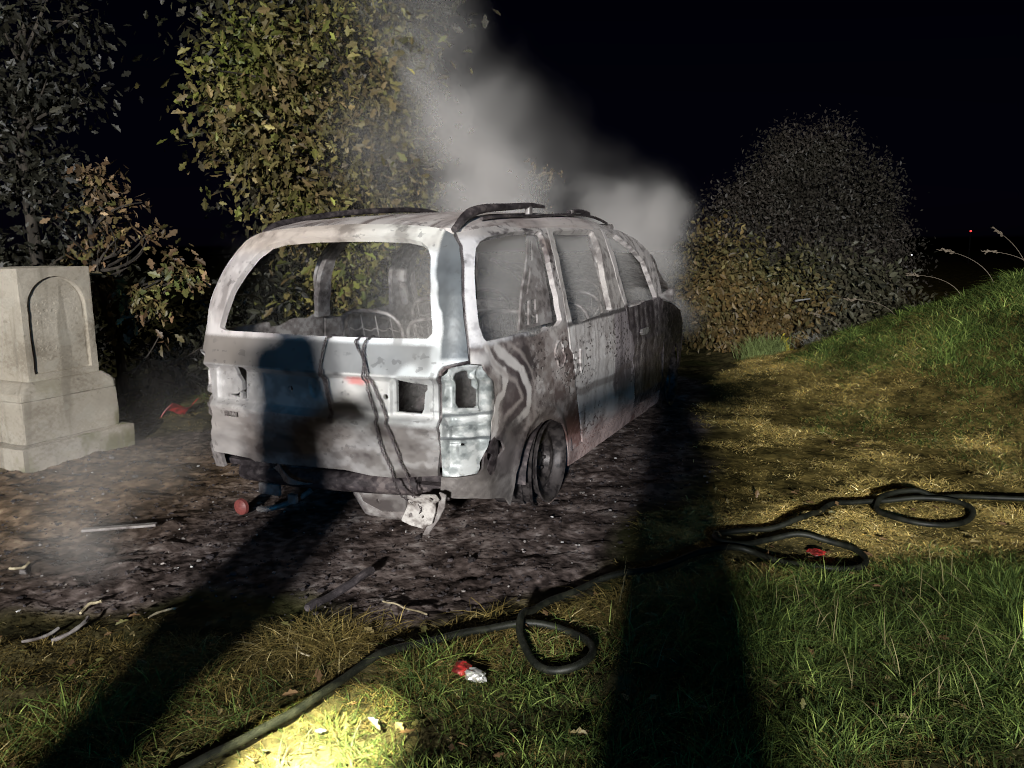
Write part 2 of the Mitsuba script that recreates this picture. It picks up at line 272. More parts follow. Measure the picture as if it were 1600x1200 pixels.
def c_ground(p, n, uv):
    big = fbm(p.x * 1.6, p.y * 1.6, 1.0, 4); fine = fbm(p.x * 28, p.y * 28, p.z * 28, 4); mid = fbm(p.x * 7, p.y * 7, 2.0, 4)
    s = soot_at(p.x, p.y, dr) + .34 * (fbm(p.x * 2.5, p.y * 2.5, 4.0, 4) - .5)
    soil = ramp(.5 * fine + .5 * mid, (.34, (.014, .013, .006)), (.52, (.044, .038, .017)), (.66, (.095, .080, .036)))
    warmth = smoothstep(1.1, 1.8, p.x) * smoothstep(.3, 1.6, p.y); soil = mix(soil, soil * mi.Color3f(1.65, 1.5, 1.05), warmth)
    soil = mix(soil, (.026, .030, .010), smoothstep(.45, .6, big) * .6 * (1 - warmth))
    ash = ramp(.55 * fine + .45 * mid, (.34, (.020, .015, .014)), (.49, (.064, .049, .045)), (.60, (.126, .101, .095)), (.76, (.24, .21, .20)))
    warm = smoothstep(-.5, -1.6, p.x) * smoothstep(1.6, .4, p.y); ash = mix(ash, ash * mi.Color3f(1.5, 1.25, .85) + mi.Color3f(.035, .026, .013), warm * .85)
    return mix(soil, ash, smoothstep(-.06, .14, s))
def ground_bump(p, n, uv): return (fbm(p.x * 55, p.y * 55, p.z * 55, 4) + 2 * fbm(p.x * 16, p.y * 16, p.z * 16, 3)) * smoothstep(4.2, 3.0, p.y - .6 * p.x)
scene['m_hatch'] = B(bump(prin(c_hatch, .5, .15), metal_bump, .0016))
scene['m_quarter'] = B(bump(prin(c_quarter, .55, .1), metal_bump, .0022))
scene['m_bucket'] = B(bump(prin(c_bucket, .45, .25), metal_bump, .0010))
scene['m_reardoor'] = B(bump(prin(c_reardoor, .6, .05), metal_bump, .0020))
scene['m_frontdoor'] = B(bump(prin(c_frontdoor, .42, .1), metal_bump, .0014))
scene['m_roof'] = B(bump(prin(c_roof, .55, .1), metal_bump, .0014))
scene['m_bare'] = B(prin(c_bare, .5, .25))
scene['m_dark'] = B(prin(c_dark, .55, .1))
scene['m_rim'] = B(prin(lambda p, n, uv: ramp(fbm(p.x * 25, p.y * 25, p.z * 25, 4), (.35, (.022, .019, .020)), (.6, (.075, .066, .066))), .45, .4))
scene['m_stone'] = B(bump(prin(c_stone, .9), stone_bump, .0014))
scene['m_ground'] = B(bump(prin(c_ground, .9, 0, .06), ground_bump, .008))
VC = {'type': 'mesh_attribute', 'name': 'vertex_color'}
scene['m_leaf'] = B(prin(VC, .5, 0, .35))
scene['m_grass'] = B(prin(VC, .7, 0, .12))
scene['m_bark'] = B(prin(lambda p, n, uv: ramp(fbm(p.x * 20, p.y * 20, p.z * 6, 4), (.35, (.014, .011, .008)), (.65, (.05, .041, .032))), .9))
scene['m_hose'] = B(prin(lambda p, n, uv: ramp(fbm(p.x * 30, p.y * 30, p.z * 30, 3), (.35, (.005, .006, .004)), (.65, (.014, .015, .010))), .55, 0, .3))
scene['m_red'] = B(prin(lambda p, n, uv: ramp(fbm(p.x * 30, p.y * 30, p.z * 30, 3), (.38, (.10, .012, .010)), (.6, (.36, .028, .025))), .45, 0, .4))
scene['m_foil'] = B(prin((.78, .78, .76), .28, .7))
scene['m_straw'] = B(prin(lambda p, n, uv: ramp(fbm(p.x * 40, p.y * 40, p.z * 40, 3), (.35, (.17, .14, .085)), (.6, (.36, .31, .205))), .6))
scene['m_stalk'] = B(prin((.20, .16, .115), .7))
scene['m_char'] = B(prin(c_dark, .8))
scene['m_cloth'] = B(prin(lambda p, n, uv: ramp(fbm(p.x * 30, p.y * 30, p.z * 30, 3), (.3, (.012, .014, .022)), (.7, (.03, .033, .045))), .85))
scene['m_skin'] = B(prin((.50, .33, .25), .5)); scene['m_reflect'] = B(prin((.62, .64, .55), .3, .3))
scene['m_helmet'] = B(prin((.62, .60, .42), .3)); scene['m_black'] = B(prin((.02, .02, .021), .4))

# ------------------------------------------------------------------ ground: one sheet to the horizon
def axis(lo, hi, step, reach):
    mid = np.arange(lo, hi, step); out, s, x = [], step, hi
    while x < reach: out.append(x); s *= 1.25; x += s
    left, s, x = [], step * 1.25, lo - step * 1.25
    while x > -reach: left.append(x); s *= 1.25; x -= s
    return np.array(left[::-1] + list(mid) + out)
gx, gy = axis(-4.2, 5.6, .034, 160), axis(-2.4, 8.6, .034, 160)
GX, GY = np.meshgrid(gx, gy); GZ = height(GX, GY); nyy, nxx = GX.shape
ii, jj = np.meshgrid(np.arange(nyy - 1), np.arange(nxx - 1), indexing='ij'); q = ii * nxx + jj
gf = np.concatenate([np.stack([q, q + 1, q + nxx + 1], -1).reshape(-1, 3), np.stack([q, q + nxx + 1, q + nxx], -1).reshape(-1, 3)])
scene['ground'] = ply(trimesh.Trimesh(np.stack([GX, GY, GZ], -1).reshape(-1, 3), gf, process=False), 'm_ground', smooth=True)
labels['ground'] = {'kind': 'structure'}
H = lambda x, y: float(height(np.array([x]), np.array([y]))[0])

# ------------------------------------------------------------------ stone monument on the left
mon = thing('stone_monument', 'pale square stone monument with arched recessed tablet beside the burnt car', 'monument')
def stone_box(x1, y0, y1, z0, z1, depth, rough=.0035, step=None, seed=0):
    s = m3.Manifold.cube([depth, y1 - y0, z1 - z0]).translate([x1 - depth, y0, z0])
    return s
def finish(man, h=.03, amp=.004, seed=0, it=4):
    m = tm(man.refine_to_length(h)); trimesh.smoothing.filter_laplacian(m, iterations=1, lamb=.25)
    v = np.asarray(m.vertices); n = m.vertex_normals; m.vertices = v + n * (nz(v, 7, seed)[:, None] * amp * 2 + nz(v, 28, seed + 1)[:, None] * amp); return m
part(mon, 'plinth', finish(stone_box(-2.48, .155, 1.008, -.15, .155, .86), .035, .007, 1), 'm_stone', 40)
part(mon, 'block', finish(stone_box(-2.56, .237, .955, .155, .44, .72), .035, .005, 3), 'm_stone', 40)
mo = m3.Manifold.batch_hull([m3.Manifold.cube([.72, .718, .05]).translate([-3.28, .237, .44]), m3.Manifold.cube([.60, .58, .03]).translate([-3.21, .325, .525])])
part(mon, 'moulding', finish(mo, .03, .003, 5), 'm_stone', 40)
shaft = stone_box(-2.64, .358, .89, .545, 1.306, .56)
arch_pts = [(.405, .60)] + [(.836, .60)] + [(.6205 + .2155 * math.cos(t), 1.03 + .2155 * math.sin(t)) for t in np.linspace(0, math.pi, 28)]
cs = m3.CrossSection([np.array(arch_pts)])
rec = m3.Manifold.extrude(cs, .2).transform(np.array([[0, 0, 1, -2.664], [1, 0, 0, 0], [0, 1, 0, 0]], float))
part(mon, 'shaft', finish(shaft - rec, .02, .0045, 7), 'm_stone', 35)
tab = m3.Manifold.extrude(m3.CrossSection([np.array(arch_pts)]).offset(-.012, m3.JoinType.Round), .03).transform(np.array([[0, 0, 1, -2.692], [1, 0, 0, 0], [0, 1, 0, 0]], float))
m_tab = finish(tab, .008, .0012, 9); v = np.asarray(m_tab.vertices)
# worn rows of carving, no longer readable
rowz = np.sin((v[:, 2] - .62) * 2 * np.pi / .062); carve = (nz(v * [1, 1, .9], 60, 4, 2) > .03) & (rowz > -.1) & (v[:, 0] > -2.668) & (np.abs(v[:, 1] - .62) < .16) & (v[:, 2] > .66) & (v[:, 2] < 1.18)
v[:, 0] -= .007 * carve; m_tab.vertices = v
part(mon, 'tablet', m_tab, 'm_stone', 35, label='arched tablet with worn unreadable carving')

# ------------------------------------------------------------------ the burnt car: x to its right, y forward, z up
WT = [(0.05, .81), (.2, .85), (.35, .872), (.6, .885), (.8, .885), (.96, .868), (1.1, .85), (1.25, .825), (1.35, .795), (1.45, .742), (1.5, .70), (1.53, .66)]
YT = [(.05, .08), (.30, .02), (.42, .01), (.58, 0.0), (.612, -.010), (.640, .020), (.80, .026), (.828, -.006), (.91, .02), (1.0, .045), (1.1, .065), (1.2, .10), (1.3, .155), (1.4, .22), (1.46, .27), (1.52, .34), (1.56, .42)]
RT = [(.05, .17), (1.0, .16), (1.5, .14)]
def body(uv, off=0.0):
    s, Z = uv[:, 0], uv[:, 1]; sg = np.where(s < 0, -1, 1); a = np.abs(s)
    w = lut(Z, WT); y0 = lut(Z, YT); rc = lut(Z, RT); L1 = w - rc
    th = np.clip((a - L1) / rc, 0, np.pi / 2); side = np.maximum(a - L1 - rc * np.pi / 2, 0)
    x = np.minimum(a, L1) + rc * np.sin(th); y = y0 + .045 * (np.minimum(x, .82) / .8) ** 2 + rc * (1 - np.cos(th)) + side
    tp = -.025 * np.clip((1.7 - y) / 1.5, 0, 1) ** 2 * np.sin(th) - .12 * np.clip((y - 3.2) / 1.3, 0, 1) ** 2
    return np.stack([sg * (x + tp - off * np.sin(th)), y + off * np.cos(th), Z], -1)
def sY(Y, Z):
    w, y0, rc = lut(Z, WT), lut(Z, YT), lut(Z, RT); return Y - (y0 + .045 * (min(w, .82) / .8) ** 2 + rc) + w - rc + rc * np.pi / 2
def mir(poly): return [(-s, z) for s, z in poly]
def dents(amp, seed=0, k=3.0):
    return lambda uv, P: nz(P, k, seed, 3) * amp * 2 + nz(P, 11, seed + 5, 2) * amp * .5
car = thing('burnt_car', 'burnt out people carrier standing in ash with empty windows and no tyres', 'car')
GLASS = [(-0.648, 1.016), (-0.625, 1.09), (-0.59, 1.22), (-0.55, 1.304), (-0.504, 1.382), (-0.444, 1.436), (-0.336, 1.462), (-0.15, 1.472), (0.174, 1.472), (0.366, 1.462), (0.474, 1.442), (0.522, 1.415), (0.553, 1.37), (0.594, 1.232), (0.632, 1.064), (0.634, 1.03), (0.612, 1.006), (0.384, 1.002), (0.024, 1.0), (-0.294, 1.003), (-.60, 1.003)]
HATCH_R = [(.05, 1.535), (.30, 1.527), (.46, 1.515), (.56, 1.497), (.624, 1.476), (.684, 1.42), (.726, 1.328), (.774, 1.148), (.826, .91), (.762, .902), (.702, .888), (.682, .866), (.668, .806), (.672, .60), (.676, .506), (.660, .372)]
HATCH = [(-s, z) for s, z in HATCH_R[:9]][::-1] + HATCH_R + [(.438, .340), (.30, .338), (.156, .352), (-.10, .345), (-.42, .332), (-.456, .345), (-.60, .35), (-.726, .352), (-.738, .404), (-.722, .512), (-.70, .548), (-.70, .60), (-.715, .752), (-.735, .818), (-.738, .885), (-.80, .895)]
LAMP_R = [(.444, .80), (.57, .797), (.606, .792), (.606, .77), (.594, .758), (.588, .68), (.576, .656), (.50, .655), (.444, .658)]
LAMP_L = [(-.545, .806), (-.466, .804), (-.474, .656), (-.50, .654), (-.503, .672), (-.50, .685), (-.515, .69), (-.525, .672), (-.52, .66), (-.585, .668), (-.583, .674), (-.54, .676), (-.50, .70), (-.503, .745), (-.53, .775)]
hole = lambda s, z, r: Point(s, z).buffer(r, 8)
def d_hatch(uv, P):
    s, z = uv[:, 0], uv[:, 1]; d = nz(P, 3, 4, 3) * .010 + nz(P, 12, 6, 2) * .004
    d = d - .012 * sm(.30, .33, -s + .66 * 0 + 0) * 0
    for (a, b, e, g) in ((.425, .635, .640, .815), (-.655, -.455, .640, .815)):            # pressed lamp recesses
        d -= .018 * sm(a - .010, a + .002, s) * (1 - sm(b - .002, b + .010, s)) * sm(e - .012, e + .004, z) * (1 - sm(g - .004, g + .012, z))
    r = np.sqrt(((s + .006) / .032) ** 2 + ((z - .752) / .048) ** 2); d -= .007 * (1 - sm(.8, 1.1, r)) - .004 * np.exp(-((r - 1.15) / .15) ** 2)
    d += .006 * np.exp(-((z - .43 - .03 * np.sin(s * 7)) / .02) ** 2) - .008 * np.exp(-((z - .49 + .02 * np.sin(s * 5)) / .03) ** 2)
    fr = sm(.985, 1.005, z); g = np.exp(-((z - 1.5) / .012) ** 2) * .004
    return d * (1 - .5 * fr) + g
hatch_k = part(car, 'tailgate', panel(HATCH, body, .010, lambda uv: np.where(uv[:, 1] > .97, .035, .022), d_hatch,
     [rounded(GLASS, .012), LAMP_R, LAMP_L, hole(.396, .728, .013), hole(-.435, .733, .006), hole(-.156, .734, .016), hole(.07, .742, .006), hole(.16, .785, .005), hole(-.006, .738, .006), hole(.155, .735, .005), hole(.172, .742, .004), hole(.19, .728, .005)]),
     'm_hatch', 30, label='ash white tailgate with empty window and torn lamp holes')
# relief letters of the old badge, only the last three left legible
let = meshkit.text_mesh('RAN', .026, .006, bold=True); lv = np.asarray(let.vertices); lv = lv - [lv[:, 0].min(), 0, 0]
lv[:, 0] *= 1.25; sS = -.585 + lv[:, 0]; base = body(np.stack([sS, .566 + lv[:, 1]], 1)); let.vertices = base + np.stack([0 * sS, -.012 - lv[:, 2], 0 * sS], 1)
part(hatch_k, 'badge_letters', let, 'm_bare', label='raised badge letters RAN on the lower left of the tailgate')
BUCK = [(.684, .372), (.689, .806), (.707, .853), (.726, .878), (.822, .892), (.918, .880), (.968, .818), (.99, .722), (.978, .608), (.945, .494), (.90, .40), (.864, .378)]
BHOLE = [(.768, .862), (.798, .870), (.834, .870), (.856, .848), (.854, .80), (.856, .786), (.878, .77), (.878, .695), (.862, .688), (.768, .692), (.752, .716), (.756, .83)]
def ringd(s, z): return np.abs(np.maximum(np.abs(s - .815) / .062, np.abs(z - .782) / .098) - 1)
def d_buck(uv, P):
    s, z = np.abs(uv[:, 0]), uv[:, 1]; e = sm(.685, .72, s) * (1 - sm(.90, .96, s))
    return -.030 * e * sm(.37, .42, z) * (1 - sm(.86, .89, z)) + .016 * e * np.exp(-((z - .672) / .014) ** 2) + .014 * e * np.exp(-((z - .552) / .012) ** 2) + nz(P, 9, 2, 2) * .008 \
        + .02 * e * np.exp(-(((s - .745) / .022) ** 2 + ((z - .60) / .03) ** 2)) + .016 * np.exp(-(ringd(s, z) / .16) ** 2) - .016 * np.exp(-((z - .645) / .010) ** 2) * e - .014 * np.exp(-((z - .535) / .008) ** 2) * e
part(car, 'lamp_housing', panel(BUCK, body, .011, .016, d_buck, [rounded(BHOLE, .006), rounded([(.712, .585), (.748, .585), (.752, .618), (.714, .618)], .004), rounded([(.79, .512), (.822, .508), (.815, .522), (.795, .524)], .003)]), 'm_bucket', 30, label='empty bare metal rear lamp housing on the right corner')
part(car, 'lamp_housing', panel(mir(BUCK), body, .02, .016, d_buck, [mir(BHOLE)]), 'm_bare', 30)
ARCH = [(1.165, .13), (1.17, .158), (1.2, .284), (1.272, .392), (1.38, .452), (1.536, .486), (1.68, .478), (1.812, .422), (1.91, .30), (1.94, .20), (1.95, .10)]
DSEAM = [(2.165, .10), (2.166, .242), (2.106, .446), (2.004, .704), (1.974, .83), (1.908, .968), (1.83, 1.142), (1.722, 1.286), (1.632, 1.424), (1.578, 1.52)]
def shift(pl, ds): return [(s + ds, z) for s, z in pl]
BSEAM = [(3.29, .12), (3.276, .404), (3.252, .602), (3.162, .794), (3.06, .95), (2.952, 1.052), (2.808, 1.208), (2.66, 1.358), (2.56, 1.515)]
QUART = [(.640, 1.482), (.700, 1.424), (.742, 1.33), (.790, 1.15), (.842, .905), (.846, .896), (.920, .886), (.974, .82), (.996, .722), (.984, .608), (.951, .49), (.906, .392), (.868, .372), (.676, .366), (.664, .27), (.834, .252), (.98, .21), (1.10, .17), (1.155, .10)] + ARCH + shift(DSEAM, -.008) + [(1.3, 1.53), (1.0, 1.525), (.78, 1.505)]
QWIN = [(.80, 1.30), (.782, 1.37), (.775, 1.41), (.79, 1.44), (.85, 1.46), (1.122, 1.487), (1.40, 1.497), (1.50, 1.488), (1.555, 1.43), (1.65, 1.28), (1.755, 1.14), (1.82, 1.0), (1.76, .975), (1.62, .985), (1.50, .952), (1.40, .955), (1.372, .985), (1.1, .982), (.924, .986), (.9, 1.004), (.872, 1.058), (.84, 1.172)]
FOG = [(.962, .47), (.98, .512), (1.03, .512), (1.085, .49), (1.10, .445), (1.05, .41), (.975, .405), (.955, .43)]
def d_quart(uv, P):
    s, z = np.abs(uv[:, 0]), uv[:, 1]; d = nz(P, 3.5, 12, 3) * .014 + nz(P, 13, 15, 2) * .006
    r = np.hypot(s - 1.55, z - .22); d += .016 * np.exp(-((r - .34) / .03) ** 2) * (z > .1)                                  # wheel arch lip
    w1 = np.hypot((s - 1.12) / 1.0, z - .72); d -= .012 * np.exp(-(w1 / .13) ** 2)                                      # buckled skin
    fog = np.hypot(s - .98, z - .46); d -= .02 * np.exp(-(fog / .09) ** 4)
    return d
part(car, 'rear_quarter_panel', panel(QUART, body, .016, lambda uv: np.where(uv[:, 1] > .975, .03, .012), d_quart, [rounded(QWIN, .012), rounded(FOG, .01)]), 'm_quarter', 30, label='scorched right rear quarter panel with pale curling burn lines')
part(car, 'rear_quarter_panel', panel(mir(QUART), body, .03, .02, d_quart, [rounded(mir(QWIN), .012)]), 'm_bare', 30)
RDOOR = shift(DSEAM, .006) + shift(BSEAM, -.008)[::-1]
RDOOR = [(s, max(z, .215)) for s, z in RDOOR]
RWIN = [(1.672, 1.485), (1.70, 1.497), (2.37, 1.503), (2.405, 1.49), (2.460, 1.418), (2.538, 1.256), (2.646, 1.112), (2.706, .986), (2.5, .972), (2.268, .968), (2.10, .955), (1.99, .966), (1.965, .98), (1.902, 1.1), (1.77, 1.316)]
def d_door(uv, P):
    s, z = np.abs(uv[:, 0]), uv[:, 1]
    return nz(P, 3, 22, 3) * .018 + nz(P, 12, 25, 2) * .006 + .007 * np.exp(-((z - .70) / .014) ** 2) - .010 * np.exp(-((z - .55 - .06 * np.sin(s * 4)) / .05) ** 2) + .01 * np.exp(-((z - .30) / .03) ** 2)
rd = panel(RDOOR, body, .02, lambda uv: np.where(uv[:, 1] > .975, .035, .015), d_door, [rounded(RWIN, .012), hole(2.02, .765, .013)])
part(car, 'rear_door', rd, 'm_reardoor', 30, label='pale heat stained right rear door without glass')
part(car, 'rear_door', panel(mir(RDOOR), body, .035, .03, d_door, [rounded(mir(RWIN), .012)]), 'm_bare', 30)
APIL = [(2.565, 1.515), (2.976, 1.515), (3.378, 1.436), (3.684, 1.34), (3.93, 1.16), (4.05, .968), (4.10, .8), (4.12, .50), (4.08, .215)]
FDOOR = [(s, max(z, .215)) for s, z in shift(BSEAM, .006)] + APIL
FWIN = [(2.632, 1.48), (2.66, 1.492), (2.88, 1.478), (3.186, 1.394), (3.492, 1.28), (3.726, 1.118), (3.89, .986), (3.48, .974), (3.10, .968), (3.0, 1.09), (2.812, 1.292)]
part(car, 'front_door', panel(FDOOR, body, .025, lambda uv: np.where(uv[:, 1] > .975, .035, .015), d_door, [rounded(FWIN, .012)]), 'm_frontdoor', 30, label='soot blackened right front door')
part(car, 'front_door', panel(mir(FDOOR), body, .04, .03, d_door, [rounded(mir(FWIN), .012)]), 'm_bare', 30)
FEND = [(4.06, .955), (4.108, .8), (4.13, .5), (4.10, .22)] + [(4.67 + .36 * math.cos(t), .20 + .34 * math.sin(t)) for t in np.linspace(math.pi, 0, 15)] + [(5.3, .22), (5.32, .5), (5.28, .66), (5.0, .80), (4.5, .90)]
for sgn in (1, -1):
    fp = FEND if sgn > 0 else mir(FEND)
    part(car, 'front_wing', panel(fp, body, .035, .015, dents(.012, 31)), 'm_dark', 30)
    rk = [(1.955, .10), (1.95, .205), (4.09, .205), (4.09, .10)]; part(car, 'sill', panel(rk if sgn > 0 else mir(rk), body, .03, .05, dents(.008, 33)), 'm_reardoor', 30)
    hp = [(a, b) for a, b in ((1.98, .74), (2.11, .735), (2.12, .715), (1.985, .72))]
SEAM = [(.640, 1.478), (.695, 1.42), (.735, 1.328), (.782, 1.15), (.833, .908), (.77, .893), (.705, .882), (.680, .858), (.674, .80), (.674, .60), (.672, .38)]
for nm, pl_, r_, of in (('seam_backing', SEAM, .012, .024), ('seam_backing', DSEAM, .012, .030), ('seam_backing', BSEAM, .012, .030)): part(car, nm, tube(body(np.array(spline(pl_, 60)), of) if nm != 'seam_backing' or pl_ is not SEAM else body(densify(pl_, .02)[:-40] if False else np.vstack([np.linspace(a_, b_, 8)[:-1] for a_, b_ in zip(pl_[:-1], pl_[1:])]), of), r_, 6), 'm_dark', 40)  # dark tubes added behind the panel gaps to keep light out of them
fc = sY(1.02, .83); part(car, 'fuel_flap', cat(tube([body(np.array([[fc + .062 * math.cos(t), .82 + .075 * math.sin(t)]]), -.004)[0] for t in np.linspace(0, 6.2832, 34)], .006, 6, False), panel(Point(0, 0).buffer(.03), lambda u: body(u + [fc, .82], -.004), .01, .01)), 'm_quarter', 40, label='scorched round fuel flap on the right rear quarter')
# door handle plates
part(car, 'door_handle', panel(rounded([(3.33, .775), (3.36, .80), (3.50, .80), (3.53, .775), (3.47, .755), (3.36, .755)], .006), lambda u: body(u, -.028), .015, .02), 'm_bare', 30)
part(car, 'door_handle', panel(rounded([(2.075, .80), (2.10, .815), (2.115, .80), (2.115, .69), (2.10, .665), (2.085, .69)], .004), lambda u: body(u, -.012), .012, .012), 'm_reardoor', 30)
RP = [(0.34, 1.50), (.40, 1.528), (.50, 1.555), (0.7, 1.585), (1.0, 1.606), (1.5, 1.622), (2.0, 1.622), (2.4, 1.600), (2.65, 1.565), (2.80, 1.53)]
def roof(uv):
    x, y = uv[:, 0], uv[:, 1]; ax = np.abs(x) / .665; yy = y - .03 * (np.abs(x) / .66) ** 2 * np.exp(-((y - .4) / .3) ** 2) * 0
    return np.stack([x, y, lut(yy, RP) - .028 * ax ** 2 - .065 * np.clip((ax - .86) / .17, 0, 1) ** 2], -1)
rp = [(-.60, .415), (-.35, .365), (0, .345), (.35, .365), (.60, .415), (.675, .52), (.685, .9), (.685, 2.2), (.66, 2.65), (.58, 2.78), (-.58, 2.78), (-.66, 2.65), (-.685, 2.2), (-.685, .9), (-.675, .52)]
part(car, 'roof', panel(rounded(rp, .02), roof, .03, .03, lambda uv, P: nz(P * [1, .5, 1], 3.5, 41, 3) * .022 + np.sin(uv[:, 0] * 30) * .0015), 'm_roof', 35, label='ash streaked bare metal roof')
# roof rails: the right one has come loose at its front half
rr = spline([(.605, .36, 1.495), (.605, .42, 1.53), (.600, .50, 1.567), (.600, .646, 1.600), (.600, .951, 1.622), (.600, 1.25, 1.640), (.602, 1.49, 1.640)], 40)
part(car, 'roof_rail', tube(rr, np.interp(np.linspace(0, 1, 40), [0, .15, .8, 1], [.017, .025, .017, .009]), 10), 'm_dark', 40, label='dark bent right roof rail')
part(car, 'roof_rail', tube(spline([(-.605, .42, 1.50), (-.60, .50, 1.54), (-.600, .609, 1.562), (-.60, .898, 1.60), (-.600, 1.221, 1.632), (-.6, 1.583, 1.655), (-.6, 1.993, 1.668), (-.6, 2.285, 1.65), (-.60, 2.5, 1.60)], 44), .019, 10), 'm_dark', 40, label='dark left roof rail')
part(car, 'roof_rail_strip', cat(tube(spline([(.632, .60, 1.553), (.64, .87, 1.572), (.64, 1.30, 1.583), (.635, 1.65, 1.598), (.63, 2.05, 1.606), (.62, 2.30, 1.60), (.60, 2.70, 1.560)], 30), .009, 6), tube(spline([(.60, 1.9, 1.618), (.60, 2.05, 1.632), (.6, 2.3, 1.618)], 10), .014, 6)), 'm_dark', 40)
for y, z in ((1.26, 1.60), (1.95, 1.60)): part(car, 'rail_foot', box(.602, y, z + .012, .03, .05, .05, .008), 'm_bare', 40)
# inside the side walls: C posts with their pressed openings, both sides
def inner(u): return body(u, .07)
CP = [(1.42, .985), (1.86, .985), (1.80, 1.14), (1.70, 1.29), (1.60, 1.43), (1.55, 1.49), (1.47, 1.48), (1.46, 1.3)]
ch = [[(1.50, 1.335), (1.535, 1.335), (1.53, 1.44), (1.505, 1.44)], [(1.485, 1.0), (1.54, 1.0), (1.54, 1.13), (1.485, 1.13)], [(1.56, 1.07), (1.63, 1.07), (1.62, 1.13), (1.56, 1.13)], [(1.56, 1.0), (1.66, 1.0), (1.65, 1.05), (1.56, 1.05)], [(1.49, 1.16), (1.52, 1.16), (1.52, 1.30), (1.49, 1.30)]]
part(car, 'inner_pillar', panel(CP, inner, .016, .012, dents(.006, 51), ch), 'm_bare', 30)
part(car, 'inner_pillar', panel([(-s_, z_) for s_, z_ in [(1.74, .985), (1.86, .985), (1.80, 1.14), (1.70, 1.29), (1.60, 1.43), (1.55, 1.49), (1.47, 1.48), (1.56, 1.34), (1.66, 1.18)]], inner, .02, .03, dents(.006, 51)), 'm_bare', 30)
for sg in (1, -1):
    for (nm, pts) in (('pillar', [(.90, .99), (.86, 1.1), (.82, 1.25), (.80, 1.38)]), ('pillar', [(2.85, .99), (2.75, 1.12), (2.62, 1.28), (2.52, 1.42), (2.50, 1.5)])):
        c = body(np.array([(sg * a, b) for a, b in pts]), .055); part(car, nm, tube(spline(c, 14), .032, 8), 'm_bare', 40)
# window winder boss, grab handle, latch
b0 = body(np.array([(2.60, 1.285)]), .05)[0]; part(car, 'belt_anchor', trimesh.creation.icosphere(2, .022).apply_translation(b0), 'm_bare', 30)
hk = body(np.array([(-1.30, 1.385)]), .08)[0]
part(car, 'grab_handle', tube([hk + [0, .045 * math.cos(t), .05 * math.sin(t)] for t in np.linspace(-1.2, 2.6, 14)], .010, 8), 'm_bare', 40)
# floor, bulkheads, rubble
fl = rounded([(-.78, .12), (.78, .12), (.80, 3.3), (-.80, 3.3)], .05)
part(car, 'floor_pan', panel(fl, lambda u: np.stack([u[:, 0], u[:, 1], .30 + 0 * u[:, 0]], -1), .06, .03, dents(.02, 61)), 'm_dark', 30)
part(car, 'burnt_rubble', panel(rounded([(-.74, .16), (.74, .16), (.76, 3.2), (-.76, 3.2)], .05), lambda u: np.stack([u[:, 0], u[:, 1], .36 + 0 * u[:, 0]], -1), .04, .03, lambda uv, P: np.maximum(0, nz(P, 3.2, 66, 4) * .75 + .10) + np.maximum(0, nz(P, 13, 67, 3)) * .22 + .16 * np.exp(-((uv[:, 1] - .9) / .5) ** 2)), 'm_dark')
part(car, 'bulkhead', panel([(-.76, .25), (.76, .25), (.78, .95), (-.78, .95)], lambda u: np.stack([u[:, 0], 3.34 + 0 * u[:, 0], u[:, 1]], -1), .06, .03, dents(.02, 71)), 'm_dark', 30)
part(car, 'dashboard_beam', tube(spline([(-.78, 3.05, .92), (-.3, 2.98, .90), (.3, 3.0, .88), (.78, 3.05, .92)], 20), .045, 8), 'm_bare', 40)
wheel_ring = tube([(.36 + .17 * math.cos(t) * -1, 2.78 + .06 * math.sin(t), .98 + .16 * math.sin(t)) for t in np.linspace(0, 2 * math.pi, 26)], .011, 6, False)
def seat(x, y, w, h, z0=.42):
    sk = thing_part = key_for(car + '__seat_frame'); a, b = x - w / 2, x + w / 2
    hoop = tube(spline([(a, y, z0), (a, y - .05, z0 + h * .55), (a + .03, y - .12, z0 + h * .93), (x, y - .14, z0 + h), (b - .03, y - .12, z0 + h * .93), (b, y - .05, z0 + h * .55), (b, y, z0)], 30), .013, 6)
    ms = [hoop, tube(spline([(a, y, z0), (a, y + .45, z0 - .02), (b, y + .45, z0 - .02), (b, y, z0)], 20), .013, 6)]
    for k in range(5):
        zz = z0 + h * (.2 + .15 * k); yy = y - .05 - .02 * k; xs = np.linspace(a, b, 16)
        ms.append(tube(np.stack([xs, yy + .012 * np.sin(xs * 60 + k), zz + .012 * np.cos(xs * 60)], 1), .0035, 4))
    for k in range(4):
        xs = a + (b - a) * (k + .5) / 4; ms.append(tube(np.stack([np.full(8, xs), y - np.linspace(0, .13, 8), z0 + np.linspace(.05, h * .95, 8)], 1), .0035, 4))
    scene[sk] = ply(cat(*ms), 'm_bare', smooth=40)
for x, y, w, h in ((-.48, 1.30, .44, .60), (.02, 1.28, .42, .56), (.50, 1.30, .44, .62), (-.46, 2.15, .46, .62), (.0, 2.16, .42, .55), (.46, 2.12, .46, .62), (-.36, 2.62, .48, .66), (.38, 2.60, .48, .66)): seat(x, y, w, h)
part(car, 'steering_wheel', wheel_ring, 'm_bare', 40)
